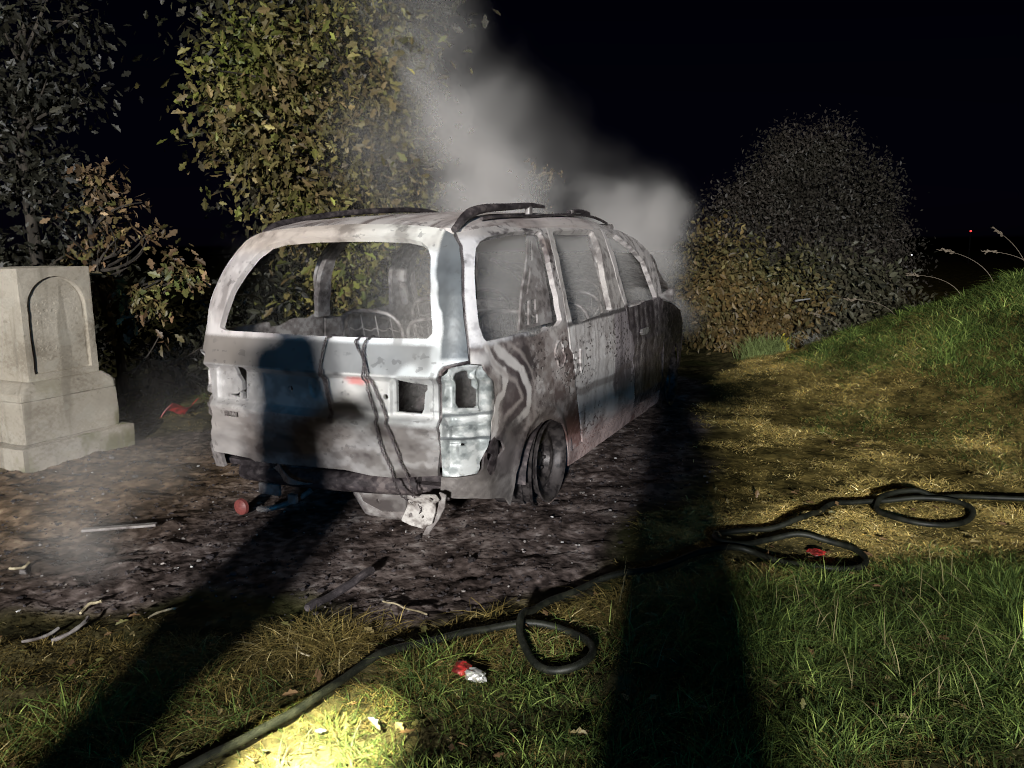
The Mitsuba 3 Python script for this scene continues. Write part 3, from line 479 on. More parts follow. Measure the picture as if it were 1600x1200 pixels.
# tail: beam, axle, tank, hanging bits, plate
def arc_bar(z0, z1, x0, x1, y, t, sag=0): return [(x0 + (x1 - x0) * u, y - .05 + .05 * abs(2 * u - 1) ** 2, 0) for u in np.linspace(0, 1, 12)]
bb = []
for u in np.linspace(-.62, .50, 20): bb.append((u, .115 + .05 * (u / .6) ** 2, .228 + .05 * (u + .62) / 1.12))
part(car, 'bumper_beam', tube(bb, .052, 10, flat=1.0), 'm_dark', 40, label='blackened rear bumper beam')
part(car, 'rear_crossmember', box(0, .22, .27, 1.30, .10, .13, .015), 'm_dark', 40)
part(car, 'rear_axle', tube([(-.72, .94, .24), (0, .90, .26), (.72, .94, .24)], .045, 10), 'm_dark', 40)
tk = m3.Manifold.batch_hull([m3.Manifold.sphere(.05, 20).translate([x, y, z]) for x, z in ((.05, .15), (.10, .075), (.34, .075), (.37, .17)) for y in (.30, .62)])
part(car, 'silencer_box', finish(tk, .03, .006, 77), 'm_bare', 40, label='pale silencer box under the tail')
part(car, 'bent_bracket', panel([(.10, .12), (.22, .08), (.36, .10), (.36, .20), (.05, .20)], lambda u: np.stack([u[:, 0], .235 - .02 * u[:, 0], u[:, 1]], -1), .02, .012, dents(.01, 79), [hole(.19, .135, .010)]), 'm_hatch', 30)
bp = [(-.60, .31), (-.44, .30), (-.42, .335), (-.46, .35), (-.60, .355)]
part(car, 'torn_flap', panel([(-.33, .30), (-.27, .335), (-.14, .30), (-.02, .27), (-.2, .262)], lambda u: np.stack([u[:, 0], .0 + .05 * np.sin(u[:, 0] * 14), u[:, 1]], -1), .015, .006, dents(.012, 83)), 'm_bare', 30)
part(car, 'exhaust_pipe', tube(spline([(-.45, .06, .062), (-.40, .06, .066), (-.35, .10, .075), (-.30, .3, .11)], 16), .015, 10), 'm_bare', 40)
part(car, 'exhaust_bracket', cat(box(-.40, .10, .165, .14, .02, .06, .004), box(-.25, .10, .13, .05, .03, .05, .005)), 'm_bare', 30)
# wheels on bare rims
def wheel(x, y, out, lean=0.0, belt=True):
    k = key_for(car + '__wheel'); s = out
    M = trimesh.transformations.euler_matrix(0, -.015 * s, .01 * s); M[:3, 3] = (x - .012 * s, y, .235)
    rim = lathe([(.205, -.115), (.222, -.118), (.222, -.105), (.196, -.095), (.175, -.07), (.175, .02), (.196, .05), (.203, .078), (.225, .088), (.232, .100), (.226, .106), (.205, .096), (.192, .080), (.182, .055), (.172, .045), (.150, .052), (.118, .062), (.100, .052), (.092, .02), (.075, .012), (.055, .018), (.036, .03), (.0, .032)], 56)
    hub = [trimesh.creation.cylinder(.010, .03, sections=10).apply_transform(trimesh.transformations.rotation_matrix(math.pi / 2, [0, 1, 0])).apply_translation((.025, .054 * math.cos(a), .054 * math.sin(a))) for a in np.arange(5) * 2 * math.pi / 5]
    def put(m):
        m = m.copy()
        if s < 0: m.apply_scale((-1, 1, 1)); m.invert()
        m.apply_transform(M); return m
    part(k, 'rim', put(rim), 'm_rim', 35); [part(k, 'bolt', put(b), 'm_rim', 30) for b in hub]
    tv = lathe([(.262, .075), (.268, .088), (.262, .092), (.245, .08), (.240, -.12), (.255, -.14), (.266, -.135), (.262, -.1), (.254, -.03), (.258, .03)], 64)
    w = np.asarray(tv.vertices); ang = np.arctan2(w[:, 2], w[:, 1]); drop = np.clip(-np.sin(ang), 0, 1)
    rad = np.hypot(w[:, 1], w[:, 2]); f = 1 + .03 * nz(np.stack([w[:, 0] * 3, np.cos(ang), np.sin(ang)], 1), 2.2, 5)
    w[:, 1] *= f; w[:, 2] *= f; w[:, 0] -= .03 * drop * (1 + np.sin(ang * 5) * .4); w[:, 2] = np.maximum(w[:, 2], -.238); tv.vertices = w
    part(k, 'tyre_belt', put(tv), 'm_rim', 35, label='bare steel belt left from the burnt tyre')
wheel(.775, .94, 1); wheel(-.775, .94, -1); wheel(.76, 3.78, 1); wheel(-.76, 3.78, -1)
for sg in (1, -1):
    u = np.linspace(math.pi * 1.02, -.02, 16); vv = np.array([(sg * xx, .94 + .345 * math.cos(t), .21 + .275 * math.sin(t)) for xx in (.86, .58) for t in u]); n = 16
    ff = np.array([(i, i + 1, n + i + 1) for i in range(n - 1)] + [(i, n + i + 1, n + i) for i in range(n - 1)])
    part(car, 'wheel_housing', trimesh.Trimesh(vv, ff, process=False), 'm_dark', True)
fv = panel(rounded([(.79, .39), (.87, .55), (.80, .60), (.92, .75), (1.0, .5), (.93, .36)], .01), lambda u: np.stack([.80 + .05 * np.sin(u[:, 0] * 9), u[:, 0] - .62, u[:, 1] * .55 + .14], -1), .02, .01, dents(.02, 87))
part(car, 'burnt_liner', fv, 'm_dark', 30)
# front: raised buckled bonnet, wing tops, slam panel, mirror stub
def bonnet(u): return np.stack([u[:, 0], u[:, 1], 1.30 - .33 * (u[:, 1] - 3.40) + .05 * np.sin(u[:, 0] * 5) + .10 * np.clip(u[:, 0] - .5, 0, 1) * np.clip(3.8 - u[:, 1], 0, 1) * 4], -1)
part(car, 'bonnet', panel(rounded([(-.72, 3.42), (.76, 3.38), (.70, 4.3), (.4, 4.46), (-.4, 4.46), (-.7, 4.3)], .03), bonnet, .04, .02, dents(.04, 91)), 'm_bare', 30, label='buckled bonnet sprung open')
part(car, 'front_panel', panel(rounded([(-.72, .25), (.72, .25), (.74, .8), (-.74, .8)], .05), lambda u: np.stack([u[:, 0], 4.46 - .10 * (u[:, 0] / .7) ** 2, u[:, 1]], -1), .06, .03, dents(.02, 93), [rounded([(-.45, .35), (.45, .35), (.45, .6), (-.45, .6)], .03)]), 'm_dark', 30)
part(car, 'engine_block', finish(m3.Manifold.batch_hull([m3.Manifold.sphere(.05, 12).translate([x, y, z]) for x in (-.4, .35) for y in (3.6, 4.15) for z in (.4, .82)]), .06, .03, 95), 'm_dark')
part(car, 'mirror_stub', finish(m3.Manifold.batch_hull([m3.Manifold.sphere(.02, 10).translate([.88, 3.26, .99]), m3.Manifold.sphere(.03, 10).translate([.955, 3.22, 1.03]), m3.Manifold.sphere(.022, 10).translate([.95, 3.24, .97])]), .015, .01, 97), 'm_bare')
part(car, 'windscreen_frame', tube(spline([(-.62, 2.76, 1.53), (0, 2.84, 1.545), (.62, 2.76, 1.53)], 16), .026, 8), 'm_bare', 40)

# chains hanging out of the tailgate, and the tow plate they hold
def chain(path, name, parent, link=.0135, wire=.0022):
    p = np.asarray(path, float); dd = np.r_[0, np.cumsum(np.linalg.norm(np.diff(p, axis=0), axis=1))]; n = int(dd[-1] / (link * .80)); ms = []
    t = np.linspace(0, 2 * np.pi, 13)[:-1]; ring = np.stack([np.cos(t) * link * .5, np.sin(t) * link * .34, 0 * t], 1); ring = np.vstack([ring, ring[:1]])
    proto = tube(ring, wire, 5, False)
    for k in range(n):
        u = (k + .5) / n * dd[-1]; c = np.array([np.interp(u, dd, p[:, j]) for j in range(3)]); a = np.array([np.interp(min(u + .01, dd[-1]), dd, p[:, j]) for j in range(3)]) - np.array([np.interp(max(u - .01, 0), dd, p[:, j]) for j in range(3)])
        a /= np.linalg.norm(a) + 1e-9; o = np.cross(a, [0.13, -1, .2]); o /= np.linalg.norm(o); b = np.cross(a, o); ph = (k % 2) * math.pi / 2 + rng.normal(0, .35)
        o2 = o * math.cos(ph) + b * math.sin(ph); M = np.eye(4); M[:3, 0] = a; M[:3, 1] = o2; M[:3, 2] = np.cross(a, o2); M[:3, 3] = c + rng.normal(0, .0012, 3); ms.append(proto.copy().apply_transform(M))
    return cat(*ms)
def onhatch(pts, off=.012): return body(np.array(spline(pts, 40)), -off) - np.array([0, 2 * off * 0, 0])
CHA = np.vstack([[(.10, .16, .97), (.10, .06, 1.008)], onhatch([(0.09, 0.998), (0.078, 0.932), (0.078, 0.806), (0.096, 0.71), (0.114, 0.638), (0.12, 0.60)])])
CHA[2:, 1] -= .024; CHA = np.vstack([CHA, CHA[::-1][:26] + [.016, -.006, 0]])
CHB = np.vstack([[(.27, .17, .96), (.262, .06, 1.006)], onhatch([(0.258, 0.992), (0.282, 0.95), (0.312, 0.908), (0.318, 0.818), (0.336, 0.728), (0.36, 0.668), (0.384, 0.584), (0.396, 0.5), (0.426, 0.428), (0.45, 0.345)]), [(.53, -.07, .29), (.60, -.085, .275)]])
CHB[2:-2, 1] -= .026
CHC = np.vstack([[(.34, .17, .97), (.322, .06, 1.008)], onhatch([(0.318, 0.998), (0.306, 0.944), (0.336, 0.866), (0.354, 0.788), (0.39, 0.716), (0.42, 0.644), (0.456, 0.554), (0.486, 0.464), (0.516, 0.386), (0.534, 0.344)]), [(.60, -.075, .30), (.65, -.09, .25), (.62, -.09, .20)]])
CHC[2:-3, 1] -= .026
CHD = np.vstack([CHC[3:40] + [.014, -.008, .004], [(.60, -.08, .30), (.66, -.10, .26), (.67, -.10, .20)]])
k = thing('tow_chain', 'short burnt chain hanging in a loop from the middle of the tailgate window', 'chain'); part(k, 'links', chain(CHA, 'links', k), 'm_dark', 40, kind='stuff')
k = thing('tow_chain', 'long burnt chain bundle running from the tailgate window down to the pale plate', 'chain')
for q in (CHB, CHC): part(k, 'links', chain(q, 'links', k), 'm_dark' if q is not CHD else 'm_rim', 40, kind='stuff')
pl = rounded([(.58, .21), (.60, .285), (.64, .30), (.66, .318), (.715, .325), (.72, .30), (.70, .285), (.695, .215), (.665, .195), (.62, .20)], .006)
pl = Polygon([(.65 + 1.4 * (x - .65), .255 + 1.25 * (z - .26)) for x, z in pl.exterior.coords]); scene['m_plate'] = B(bump(prin(lambda p, n, uv: ramp(.6 * fbm(p.x * 22, p.y * 22, p.z * 22, 3) + .4 * fbm(p.x * 60, p.y * 60, p.z * 60, 2), (.34, (.10, .085, .08)), (.45, (.27, .25, .24)), (.6, (.43, .41, .395))), .6, .1), metal_bump, .002))
k = thing('crumpled_plate', 'crumpled pale metal plate with bolt holes hanging under the right end of the tailgate', 'metal plate')
part(k, 'plate', panel(pl, lambda u: np.stack([u[:, 0], -.105 + .02 * np.sin(u[:, 1] * 30), u[:, 1]], -1), .010, .006, dents(.010, 99), [hole(.595, .22, .009), hole(.71, .31, .010), hole(.64, .28, .007), hole(.66, .22, .006)]), 'm_plate', 30)
part(k, 'strap', panel(rounded([(.72, .33), (.755, .32), (.75, .26), (.72, .20), (.67, .13), (.64, .12), (.66, .16), (.71, .22), (.72, .28)], .004), lambda u: np.stack([u[:, 0], -.05 - .4 * (.33 - u[:, 1]) * .3, u[:, 1]], -1), .012, .008, dents(.006, 101)), 'm_bare', 30)

# ------------------------------------------------------------------ foliage
def W(lat, dep, z): return np.array([CAM[0] + lat * .9083 - dep * .4205, CAM[1] + lat * .4184 + dep * .9073, z])
LEAF_OAK = np.array([[0, 0, 0], [.16, .22, .03], [.10, .34, .02], [.30, .52, .07], [.17, .66, .04], [.17, .82, .03], [0, 1, -.05], [-.17, .82, .03], [-.17, .66, .04], [-.30, .52, .07], [-.10, .34, .02], [-.16, .22, .03], [0, .5, -.02]])
F_OAK = np.array([[12, i, (i + 1) % 12] for i in range(12)])
LEAF_OVAL = np.array([[0, 0, 0], [.22, .30, .05], [.24, .62, .05], [0, 1, -.08], [-.24, .62, .05], [-.22, .30, .05]]); F_OVAL = np.array([[0, 1, 2], [0, 2, 3], [0, 3, 4], [0, 4, 5]])
def place_leaves(tv, tf, pos, nrm, ax, size, col):
    """leaves at pos, facing nrm, tip along ax"""
    n = len(pos); y = ax / (np.linalg.norm(ax, axis=1, keepdims=True) + 1e-9); x = np.cross(y, nrm); x /= np.linalg.norm(x, axis=1, keepdims=True) + 1e-9; z = np.cross(x, y)
    cup = rng.uniform(-.5, 2.2, n)[:, None]
    v = pos[:, None] + size[:, None, None] * (tv[None, :, :1] * x[:, None] + tv[None, :, 1:2] * y[:, None] + (tv[None, :, 2] * cup)[..., None] * z[:, None])
    f = tf[None] + (np.arange(n) * len(tv))[:, None, None]
    return trimesh.Trimesh(v.reshape(-1, 3), f.reshape(-1, 3), process=False), np.repeat(col, len(tv), 0)
def crown_points(blobs, n, shell=.45):
    w = np.array([np.prod(np.broadcast_to(b[3], 3)) ** (2 / 3) for b in blobs]); pick = rng.choice(len(blobs), n, p=w / w.sum())
    d = rng.normal(size=(n, 3)); d /= np.linalg.norm(d, axis=1, keepdims=True); r = rng.uniform(0, 1, n) ** shell * rng.uniform(.9, 1.08, n)
    c = np.array([W(*b[:3]) for b in blobs])[pick]; rad = np.array([np.broadcast_to(b[3], 3) for b in blobs])[pick]
    p = c + d * r[:, None] * rad; p += (nz(p, 1.9, 31)[:, None] * d) * 0.9
    return p, d
def leaf_cloud(blobs, twigs, per, size, tv, tf, palette, seed, spread=.16, droop=.5, gap=.0, soft=0):
    p, d = crown_points(blobs, twigs)
    if gap: keep = nz(p, 2.4, seed + 9, 2) > -gap; p, d = p[keep], d[keep]
    P = np.repeat(p, per, 0) + rng.normal(0, spread, (len(p) * per, 3)) * [1, 1, .8]; D = np.repeat(d, per, 0); n = len(P)
    P[:, 2] = np.maximum(P[:, 2], height(P[:, 0], P[:, 1]) + .03)
    ax = D * .5 + rng.normal(0, .7, (n, 3)) + [0, 0, -droop]; nr = D * (.35 + .75 * soft) + rng.normal(0, .75 - .35 * soft, (n, 3)) + [0, -.1, .45]
    u = np.clip(.5 + 1.5 * nz(P, .9, seed, 2) + rng.normal(0, .16, n), 0, 1) * (len(palette) - 1); i = np.minimum(u.astype(int), len(palette) - 2)
    pal = np.array(palette); col = pal[i] + (pal[i + 1] - pal[i]) * (u - i)[:, None]; col = col * np.exp(rng.normal(-.12, .42 - .2 * soft, (n, 1)))
    s = size * rng.uniform(.38, 1.3, n)
    return P, nr, ax, s, np.clip(col, .004, .6), p
def tree(name, label, catg, base, blobs, twigs, per, size, palette, seed, tv=LEAF_OVAL, tf=F_OVAL, spread=.16, droop=.5, r0=.10, group=None, single_leaves=0, gap=0., limbs=26, soft=0):
    k = thing(name, label, catg, group); P, nr, ax, s, col, tw = leaf_cloud(blobs, twigs, per, size, tv, tf, palette, seed, spread, droop, gap, soft)
    b = np.array([*W(*base), 0])[:2]; b = np.array([b[0], b[1], H(b[0], b[1]) - .1])
    top = np.array([W(*q[:3]) for q in blobs]); hi = top[top[:, 2].argmax()]
    sp = spline([b, b + (hi - b) * .35 + [.05, .03, 0], b + (hi - b) * .7 - [.04, .06, 0], hi], 24)
    part(k, 'trunk', tube(sp, np.linspace(r0, r0 * .2, 24), 9), 'm_bark', 40)
    lm = []
    for q in tw[rng.choice(len(tw), min(limbs, len(tw)), replace=False)]:
        j = int(np.clip(np.searchsorted(sp[:, 2], q[2] - .35), 2, 20)); a0 = sp[j]; mid = (a0 + q) / 2 + rng.normal(0, .06, 3)
        lm.append(tube(spline([a0, mid, q], 8), np.linspace(r0 * .28, .004, 8), 5))
    part(k, 'limbs', cat(*lm), 'm_bark', 40, kind='stuff')
    order = np.argsort((P - CAM) @ FWD); front = order[:int(len(order) * .45)]; ids = rng.choice(front, single_leaves, replace=False) if single_leaves else np.array([], int)
    rest = np.setdiff1d(np.arange(len(P)), ids)
    m, c = place_leaves(tv, tf, P[rest], nr[rest], ax[rest], s[rest], col[rest]); ck = part(k, 'crown', m, 'm_leaf', False, c, kind='stuff')
    if len(ids):
        var = []
        for g in range(6):
            mm, cc = place_leaves(tv, tf, np.zeros((1, 3)), np.array([[0, 0, 1.]]), np.array([[0, 1., 0]]), np.ones(1), col[ids[g:g + 1]]); var.append(ply(mm, 'm_leaf', False, color=cc))
        for t, i in enumerate(ids):
            y = ax[i] / np.linalg.norm(ax[i]); x = np.cross(y, nr[i]); x /= np.linalg.norm(x); M = np.eye(4); M[:3, 0], M[:3, 1], M[:3, 2], M[:3, 3] = x * s[i], y * s[i], np.cross(x, y) * s[i], P[i]
            g = int(np.argmin([np.abs(col[i] - col[ids[q]]).sum() for q in range(6)])); part(ck, 'leaf', {**var[g], 'to_world': T(M.tolist())}, None)
    return k
tree('maple_tree', 'tall tree with yellow green and rusty leaves behind the left side of the car', 'tree', (-1.9, 8.8, 0),
     [(-2.0, 8.6, 3.05, (1.15, 1.0, .80)), (-1.7, 8.5, 2.0, (.95, .8, 1.0)), (-2.35, 8.5, 2.6, .85), (-1.40, 8.8, 3.3, .62), (-1.65, 8.4, 1.15, (.9, .7, .8)), (-1.0, 8.9, 1.3, .35)],
     1350, 10, .112, [(.075, .092, .018), (.135, .14, .032), (.155, .142, .045), (.12, .10, .036), (.125, .088, .040), (.14, .122, .042), (.11, .118, .030)], 3, LEAF_OAK, F_OAK, .17, .55, .11, single_leaves=220, gap=.11, limbs=80)
tree('dimmed_tree', 'added tree with blackish leaves standing in for the lamp fall off above the yellow green tree', 'tree', (-2.2, 10.0, 0), [(-2.5, 9.2, 3.75, (1.15, .6, .45)), (-1.9, 9.0, 4.35, (1.4, .7, .6)), (-1.2, 9.1, 4.1, (.7, .6, .5)), (-2.7, 9.8, 3.0, (1.2, .7, .8)), (-2.3, 10.0, 2.0, (1.35, .7, .8)), (-1.9, 10.0, 1.0, (1.4, .7, .8))], 900, 9, .12,
     [(.020, .022, .010), (.038, .037, .020), (.05, .043, .026), (.032, .030, .018)], 113, LEAF_OAK, F_OAK, .20, .5, .12)  # tree added; its dark leaves stand in for the beam fading above the maple
tree('dimmed_tree', 'tree with leaves coloured dark for the lamp fall off behind the stone monument at the left edge', 'tree', (-4.2, 6.9, 0),
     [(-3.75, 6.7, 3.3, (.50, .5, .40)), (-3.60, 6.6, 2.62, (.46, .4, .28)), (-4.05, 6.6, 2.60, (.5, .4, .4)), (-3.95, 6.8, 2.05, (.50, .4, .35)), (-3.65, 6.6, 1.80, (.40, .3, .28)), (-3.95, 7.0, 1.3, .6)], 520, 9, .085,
     [(.007, .007, .005), (.021, .021, .015), (.010, .009, .006), (.038, .038, .024)], 13, LEAF_OAK, F_OAK, .11, .4, .08, gap=.06)  # leaf colours darkened to imitate the lamp beam falling off to the left
tree('added_hedge', 'added low row of blackish leaves keeping the gap between the monument and the car dark', 'added_hedge', (-3.0, 8.2, 0), [(-3.6, 8.0, .6, (.9, .5, .75)), (-2.7, 8.3, .5, (.8, .5, .7)), (-4.4, 7.9, .7, (.8, .5, .8)), (-1.9, 8.8, .4, (.7, .5, .6))], 520, 9, .085, [(.010, .011, .006), (.022, .022, .012), (.014, .012, .008)], 123, spread=.13, r0=.04)  # foliage added so that this unlit gap stays black
tree('oak_tree', 'low brown leaved oak branches hanging between the monument and the car', 'tree', (-3.55, 7.0, 0),
     [(-3.3, 6.6, 1.95, (.24, .3, .20)), (-3.2, 6.5, 1.62, (.34, .3, .25)), (-2.92, 6.5, 1.38, (.36, .3, .24)), (-2.70, 6.5, 1.20, (.25, .3, .17)), (-3.0, 6.55, 1.02, (.26, .3, .2)), (-3.05, 6.6, .80, (.10, .2, .16)), (-3.45, 6.7, 1.35, (.2, .2, .2))], 210, 8, .085,
     [(.07, .085, .024), (.125, .105, .038), (.115, .068, .036), (.14, .10, .058), (.08, .052, .03)], 23, LEAF_OAK, F_OAK, .075, .55, .05, single_leaves=80, gap=.03, limbs=40)
tree('beech_bush', 'rusty brown bush right of the car', 'bush', (2.9, 10.5, 0), [(2.95, 10.5, .95, (.88, .7, .72)), (2.5, 10.3, .60, (.62, .6, .6)), (3.4, 10.4, .55, (.72, .6, .65)), (3.0, 10.5, .25, (.9, .6, .5))], 1300, 9, .085,
     [(.155, .112, .043), (.145, .092, .034), (.105, .076, .031), (.145, .122, .049), (.075, .076, .031)], 33, spread=.10, soft=.5, gap=.1, r0=.05)
tree('hawthorn_bush', 'grey green bush with larger leaves behind the grassy bank', 'bush', (4.4, 10.8, 0), [(4.25, 10.8, .80, (.70, .6, .60)), (4.85, 10.8, .50, (.62, .5, .55)), (3.9, 10.9, .75, (.55, .5, .55)), (4.4, 10.8, .2, .7)], 700, 9, .095,
     [(.045, .047, .026), (.075, .075, .046), (.085, .076, .05), (.045, .046, .03)], 43, soft=.5, spread=.11, r0=.05)
tree('birch_tree', 'dim rounded grey tree standing behind the two bushes on the right', 'tree', (5.0, 14.2, 0), [(5.05, 14, 1.6, (1.55, 1.2, 1.45)), (4.75, 14, 2.75, (.7, .6, .6)), (5.3, 14, 2.85, (.6, .6, .5)), (4.1, 14, 2.0, (.75, .7, .6)), (6.0, 14.1, 2.1, (.65, .6, .6)), (6.45, 14.2, 1.4, (.55, .6, .6)), (3.65, 14, 1.2, (.6, .6, .7)), (5.0, 14, .7, (1.9, 1.0, .8))], 5200, 12, .066,
     [(.055, .048, .039), (.036, .034, .025), (.070, .059, .050), (.045, .038, .03)], 53, spread=.13, r0=.07, limbs=90, gap=.16, soft=1)
tree('sapling', 'thin sapling half hidden by smoke behind the car roof', 'tree', (.38, 9.1, 0), [(.38, 9.0, 2.15, (.20, .2, .22)), (.33, 9.0, 1.75, (.27, .25, .25))], 34, 7, .065, [(.17, .12, .05), (.20, .15, .08)], 63, spread=.07, r0=.02, limbs=14)

# ------------------------------------------------------------------ path of the hose (the grass under it is pressed down)
def on_ground(pts, lift): p = spline([(x, y, 0) for x, y in pts], max(40, len(pts) * 9)); p[:, 2] = height(p[:, 0], p[:, 1]) + lift; k = np.ones(7) / 7; z = np.pad(p[:, 2], 3, 'edge'); p[:, 2] = np.convolve(z, k, 'valid'); return p
HO1 = [(0.72, -2.05), (0.86, -1.60), (0.93, -1.30), (0.96, -1.082), (1.026, -0.894), (1.133, -0.723), (1.233, -0.612), (1.339, -0.533), (1.467, -0.5), (1.578, -0.531), (1.643, -0.607), (1.655, -0.695), (1.613, -0.754), (1.529, -0.773), (1.434, -0.707), (1.367, -0.612), (1.338, -0.489), (1.348, -0.337), (1.399, -0.188), (1.477, -0.054), (1.562, 0.032), (1.718, 0.231), (1.89, 0.496), (1.995, 0.557), (2.084, 0.521), (2.199, 0.474), (2.331, 0.454), (2.443, 0.517), (2.483, 0.673), (2.421, 0.771), (2.308, 0.811), (2.167, 0.796), (2.03, 0.70), (1.93, .61), (1.85, .60), (1.82, .68), (1.90, .78), (2.04, .86), (2.17, .97), (2.241, 1.141), (2.305, 1.364), (2.427, 1.461), (2.615, 1.551), (2.769, 1.592), (2.889, 1.585), (2.965, 1.49), (2.94, 1.37), (2.87, 1.27), (2.77, 1.21), (2.66, 1.22), (2.56, 1.29), (2.52, 1.41), (2.57, 1.53), (2.68, 1.61), (2.80, 1.66), (2.93, 1.741), (3.116, 1.795), (3.6, 1.82), (4.4, 1.7)]
hp = on_ground(HO1, .030); seen = {}
for i in range(len(hp)):                                    # where the hose crosses itself the later run lies on top
    for j in range(0, i - 25):
        if abs(hp[i, 0] - hp[j, 0]) < .045 and abs(hp[i, 1] - hp[j, 1]) < .045: seen[i] = True
lift = np.zeros(len(hp)); lift[list(seen)] = .036; kk = np.exp(-(np.arange(-8, 9) / 3.5) ** 2); lift = np.minimum(.036, np.convolve(lift, kk / kk.sum() * 1.4, 'same')); hp[:, 2] += lift
from scipy.spatial import cKDTree
HOSE_NEAR = cKDTree(hp[:, :2])

# ------------------------------------------------------------------ grass and ground litter
def blades(xy, length, width, lean, col, bend=1.0, flat=None):
    n = len(xy); x, y = xy[:, 0], xy[:, 1]; b = np.stack([x, y, height(x, y) - .004], 1); az = rng.uniform(0, 2 * np.pi, n)
    if flat is not None: az = flat + rng.normal(0, .9, n)
    d = np.stack([np.cos(az), np.sin(az), 0 * az], 1); wv = np.stack([-np.sin(az), np.cos(az), 0 * az], 1)
    tw = rng.normal(0, .8, n)[:, None]; wv = wv * np.cos(tw) + d * np.sin(tw)
    L, le = length[:, None], lean[:, None]; lv = []
    for t, ww in ((0, 1.), (.4, .9), (.75, .6)):
        c = b + L * (d * (le * t + bend * .5 * le * t * t) + np.array([0, 0, 1.]) * np.maximum(.06, (t - .45 * le * t * t)))
        if t == 0: c = b
        lv += [c - wv * width[:, None] * ww * .5, c + wv * width[:, None] * ww * .5]
    tip = b + L * (d * (le + bend * .5 * le) + np.array([0, 0, 1.]) * np.maximum(.05, 1 - .55 * le)); lv.append(tip)
    v = np.stack(lv, 1).reshape(-1, 3); tf = np.array([[0, 1, 3], [0, 3, 2], [2, 3, 5], [2, 5, 4], [4, 5, 6]])
    return trimesh.Trimesh(v, (tf[None] + (np.arange(n) * 7)[:, None, None]).reshape(-1, 3), process=False), np.repeat(col, 7, 0)
def scatter(n, lo, hi): return np.stack([rng.uniform(lo[0], hi[0], n), rng.uniform(lo[1], hi[1], n)], 1)
def in_view(xy, margin=.12):
    a, d = cam_ad(xy[:, 0], xy[:, 1]); z = height(xy[:, 0], xy[:, 1]); q = np.stack([xy[:, 0], xy[:, 1], z], 1) - CAM
    X, Y, Z = q @ RIGHT, q @ UP, q @ FWD; return (Z > .5) & (np.abs(X / Z) < .639 + margin) & (Y / Z > -.479 - margin)
def field(n, lo, hi): xy = scatter(n, lo, hi); return xy[in_view(xy)]
xy = np.vstack([field(300000, (-2.2, -2.2), (3.4, 1.6)), field(260000, (1.0, .6), (6.2, 8.6)), field(26000, (-4, -1.5), (-1.2, 3.5))])
s = soot_at(xy[:, 0], xy[:, 1], np) + .34 * nz(np.c_[xy, 0 * xy[:, 0]], 2.5, 8, 3); P3 = np.c_[xy, 0 * xy[:, 0]]
a, d = cam_ad(xy[:, 0], xy[:, 1]); ban = height(xy[:, 0], xy[:, 1])
clump = nz(P3, 3.2, 71, 3) + .5 * nz(P3, 9, 72, 2)
dens = np.clip(.85 + 2.0 * clump + 2 * sm(.06, .25, ban), .05, 1) * (1 - sm(-.22, .02, s)); patch = nz(P3, 1.1, 75, 3)
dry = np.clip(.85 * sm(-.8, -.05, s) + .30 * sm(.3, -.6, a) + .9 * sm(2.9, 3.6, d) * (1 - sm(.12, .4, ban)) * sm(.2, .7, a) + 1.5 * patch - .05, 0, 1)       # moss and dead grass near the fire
dens *= 1 - .05 * dry
hd = HOSE_NEAR.query(xy)[0]; dens *= sm(.004, .022, hd); k = rng.uniform(0, 1, len(xy)) < dens; xy, dry, clump, d, a, ban = xy[k], dry[k], clump[k], d[k], a[k], ban[k]; n = len(xy)
green = np.array([[.018, .030, .008], [.040, .060, .014], [.070, .096, .022], [.115, .14, .038]])[rng.choice(4, n, p=[.35, .35, .2, .1])]
straw = np.array([[.060, .045, .014], [.095, .070, .022], [.135, .104, .040], [.055, .046, .014], [.24, .20, .10]])[rng.choice(5, n, p=[.3, .3, .17, .2, .03])]
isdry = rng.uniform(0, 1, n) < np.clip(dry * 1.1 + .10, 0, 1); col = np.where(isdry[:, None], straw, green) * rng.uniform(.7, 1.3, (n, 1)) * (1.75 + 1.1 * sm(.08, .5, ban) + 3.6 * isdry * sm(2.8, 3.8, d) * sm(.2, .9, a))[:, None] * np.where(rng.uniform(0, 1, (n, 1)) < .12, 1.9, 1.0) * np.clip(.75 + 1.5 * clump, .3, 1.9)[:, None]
L = (.035 + .07 * np.clip(.5 + 1.6 * clump, 0, 1.3)) * rng.uniform(.5, 1.5, n) * np.where(isdry, .8, 1.1) * (1 - .45 * sm(2.9, 3.6, d) * (1 - sm(.1, .35, ban))) * (.65 + .6 * np.clip(nz(np.c_[xy, 0 * d], 1.6, 91, 3) * 3 + .5, 0, 1.4))
hd = HOSE_NEAR.query(xy)[0]; L = L * (.45 + .55 * sm(.02, .18, hd)) * (.75 + .25 * sm(.0, .8, a)) * (.4 + .6 * sm(.03, .16, np.hypot(xy[:, 0] - 1.31, xy[:, 1] + .92)))
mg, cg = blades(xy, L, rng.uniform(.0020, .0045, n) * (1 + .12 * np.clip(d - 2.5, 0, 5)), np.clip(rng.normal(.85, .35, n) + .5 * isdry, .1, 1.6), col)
labels['grass'] = {'kind': 'stuff', 'label': 'green and dead grass on the ground and the bank', 'category': 'grass'}; scene['grass'] = ply(mg, 'm_grass', False, color=cg)
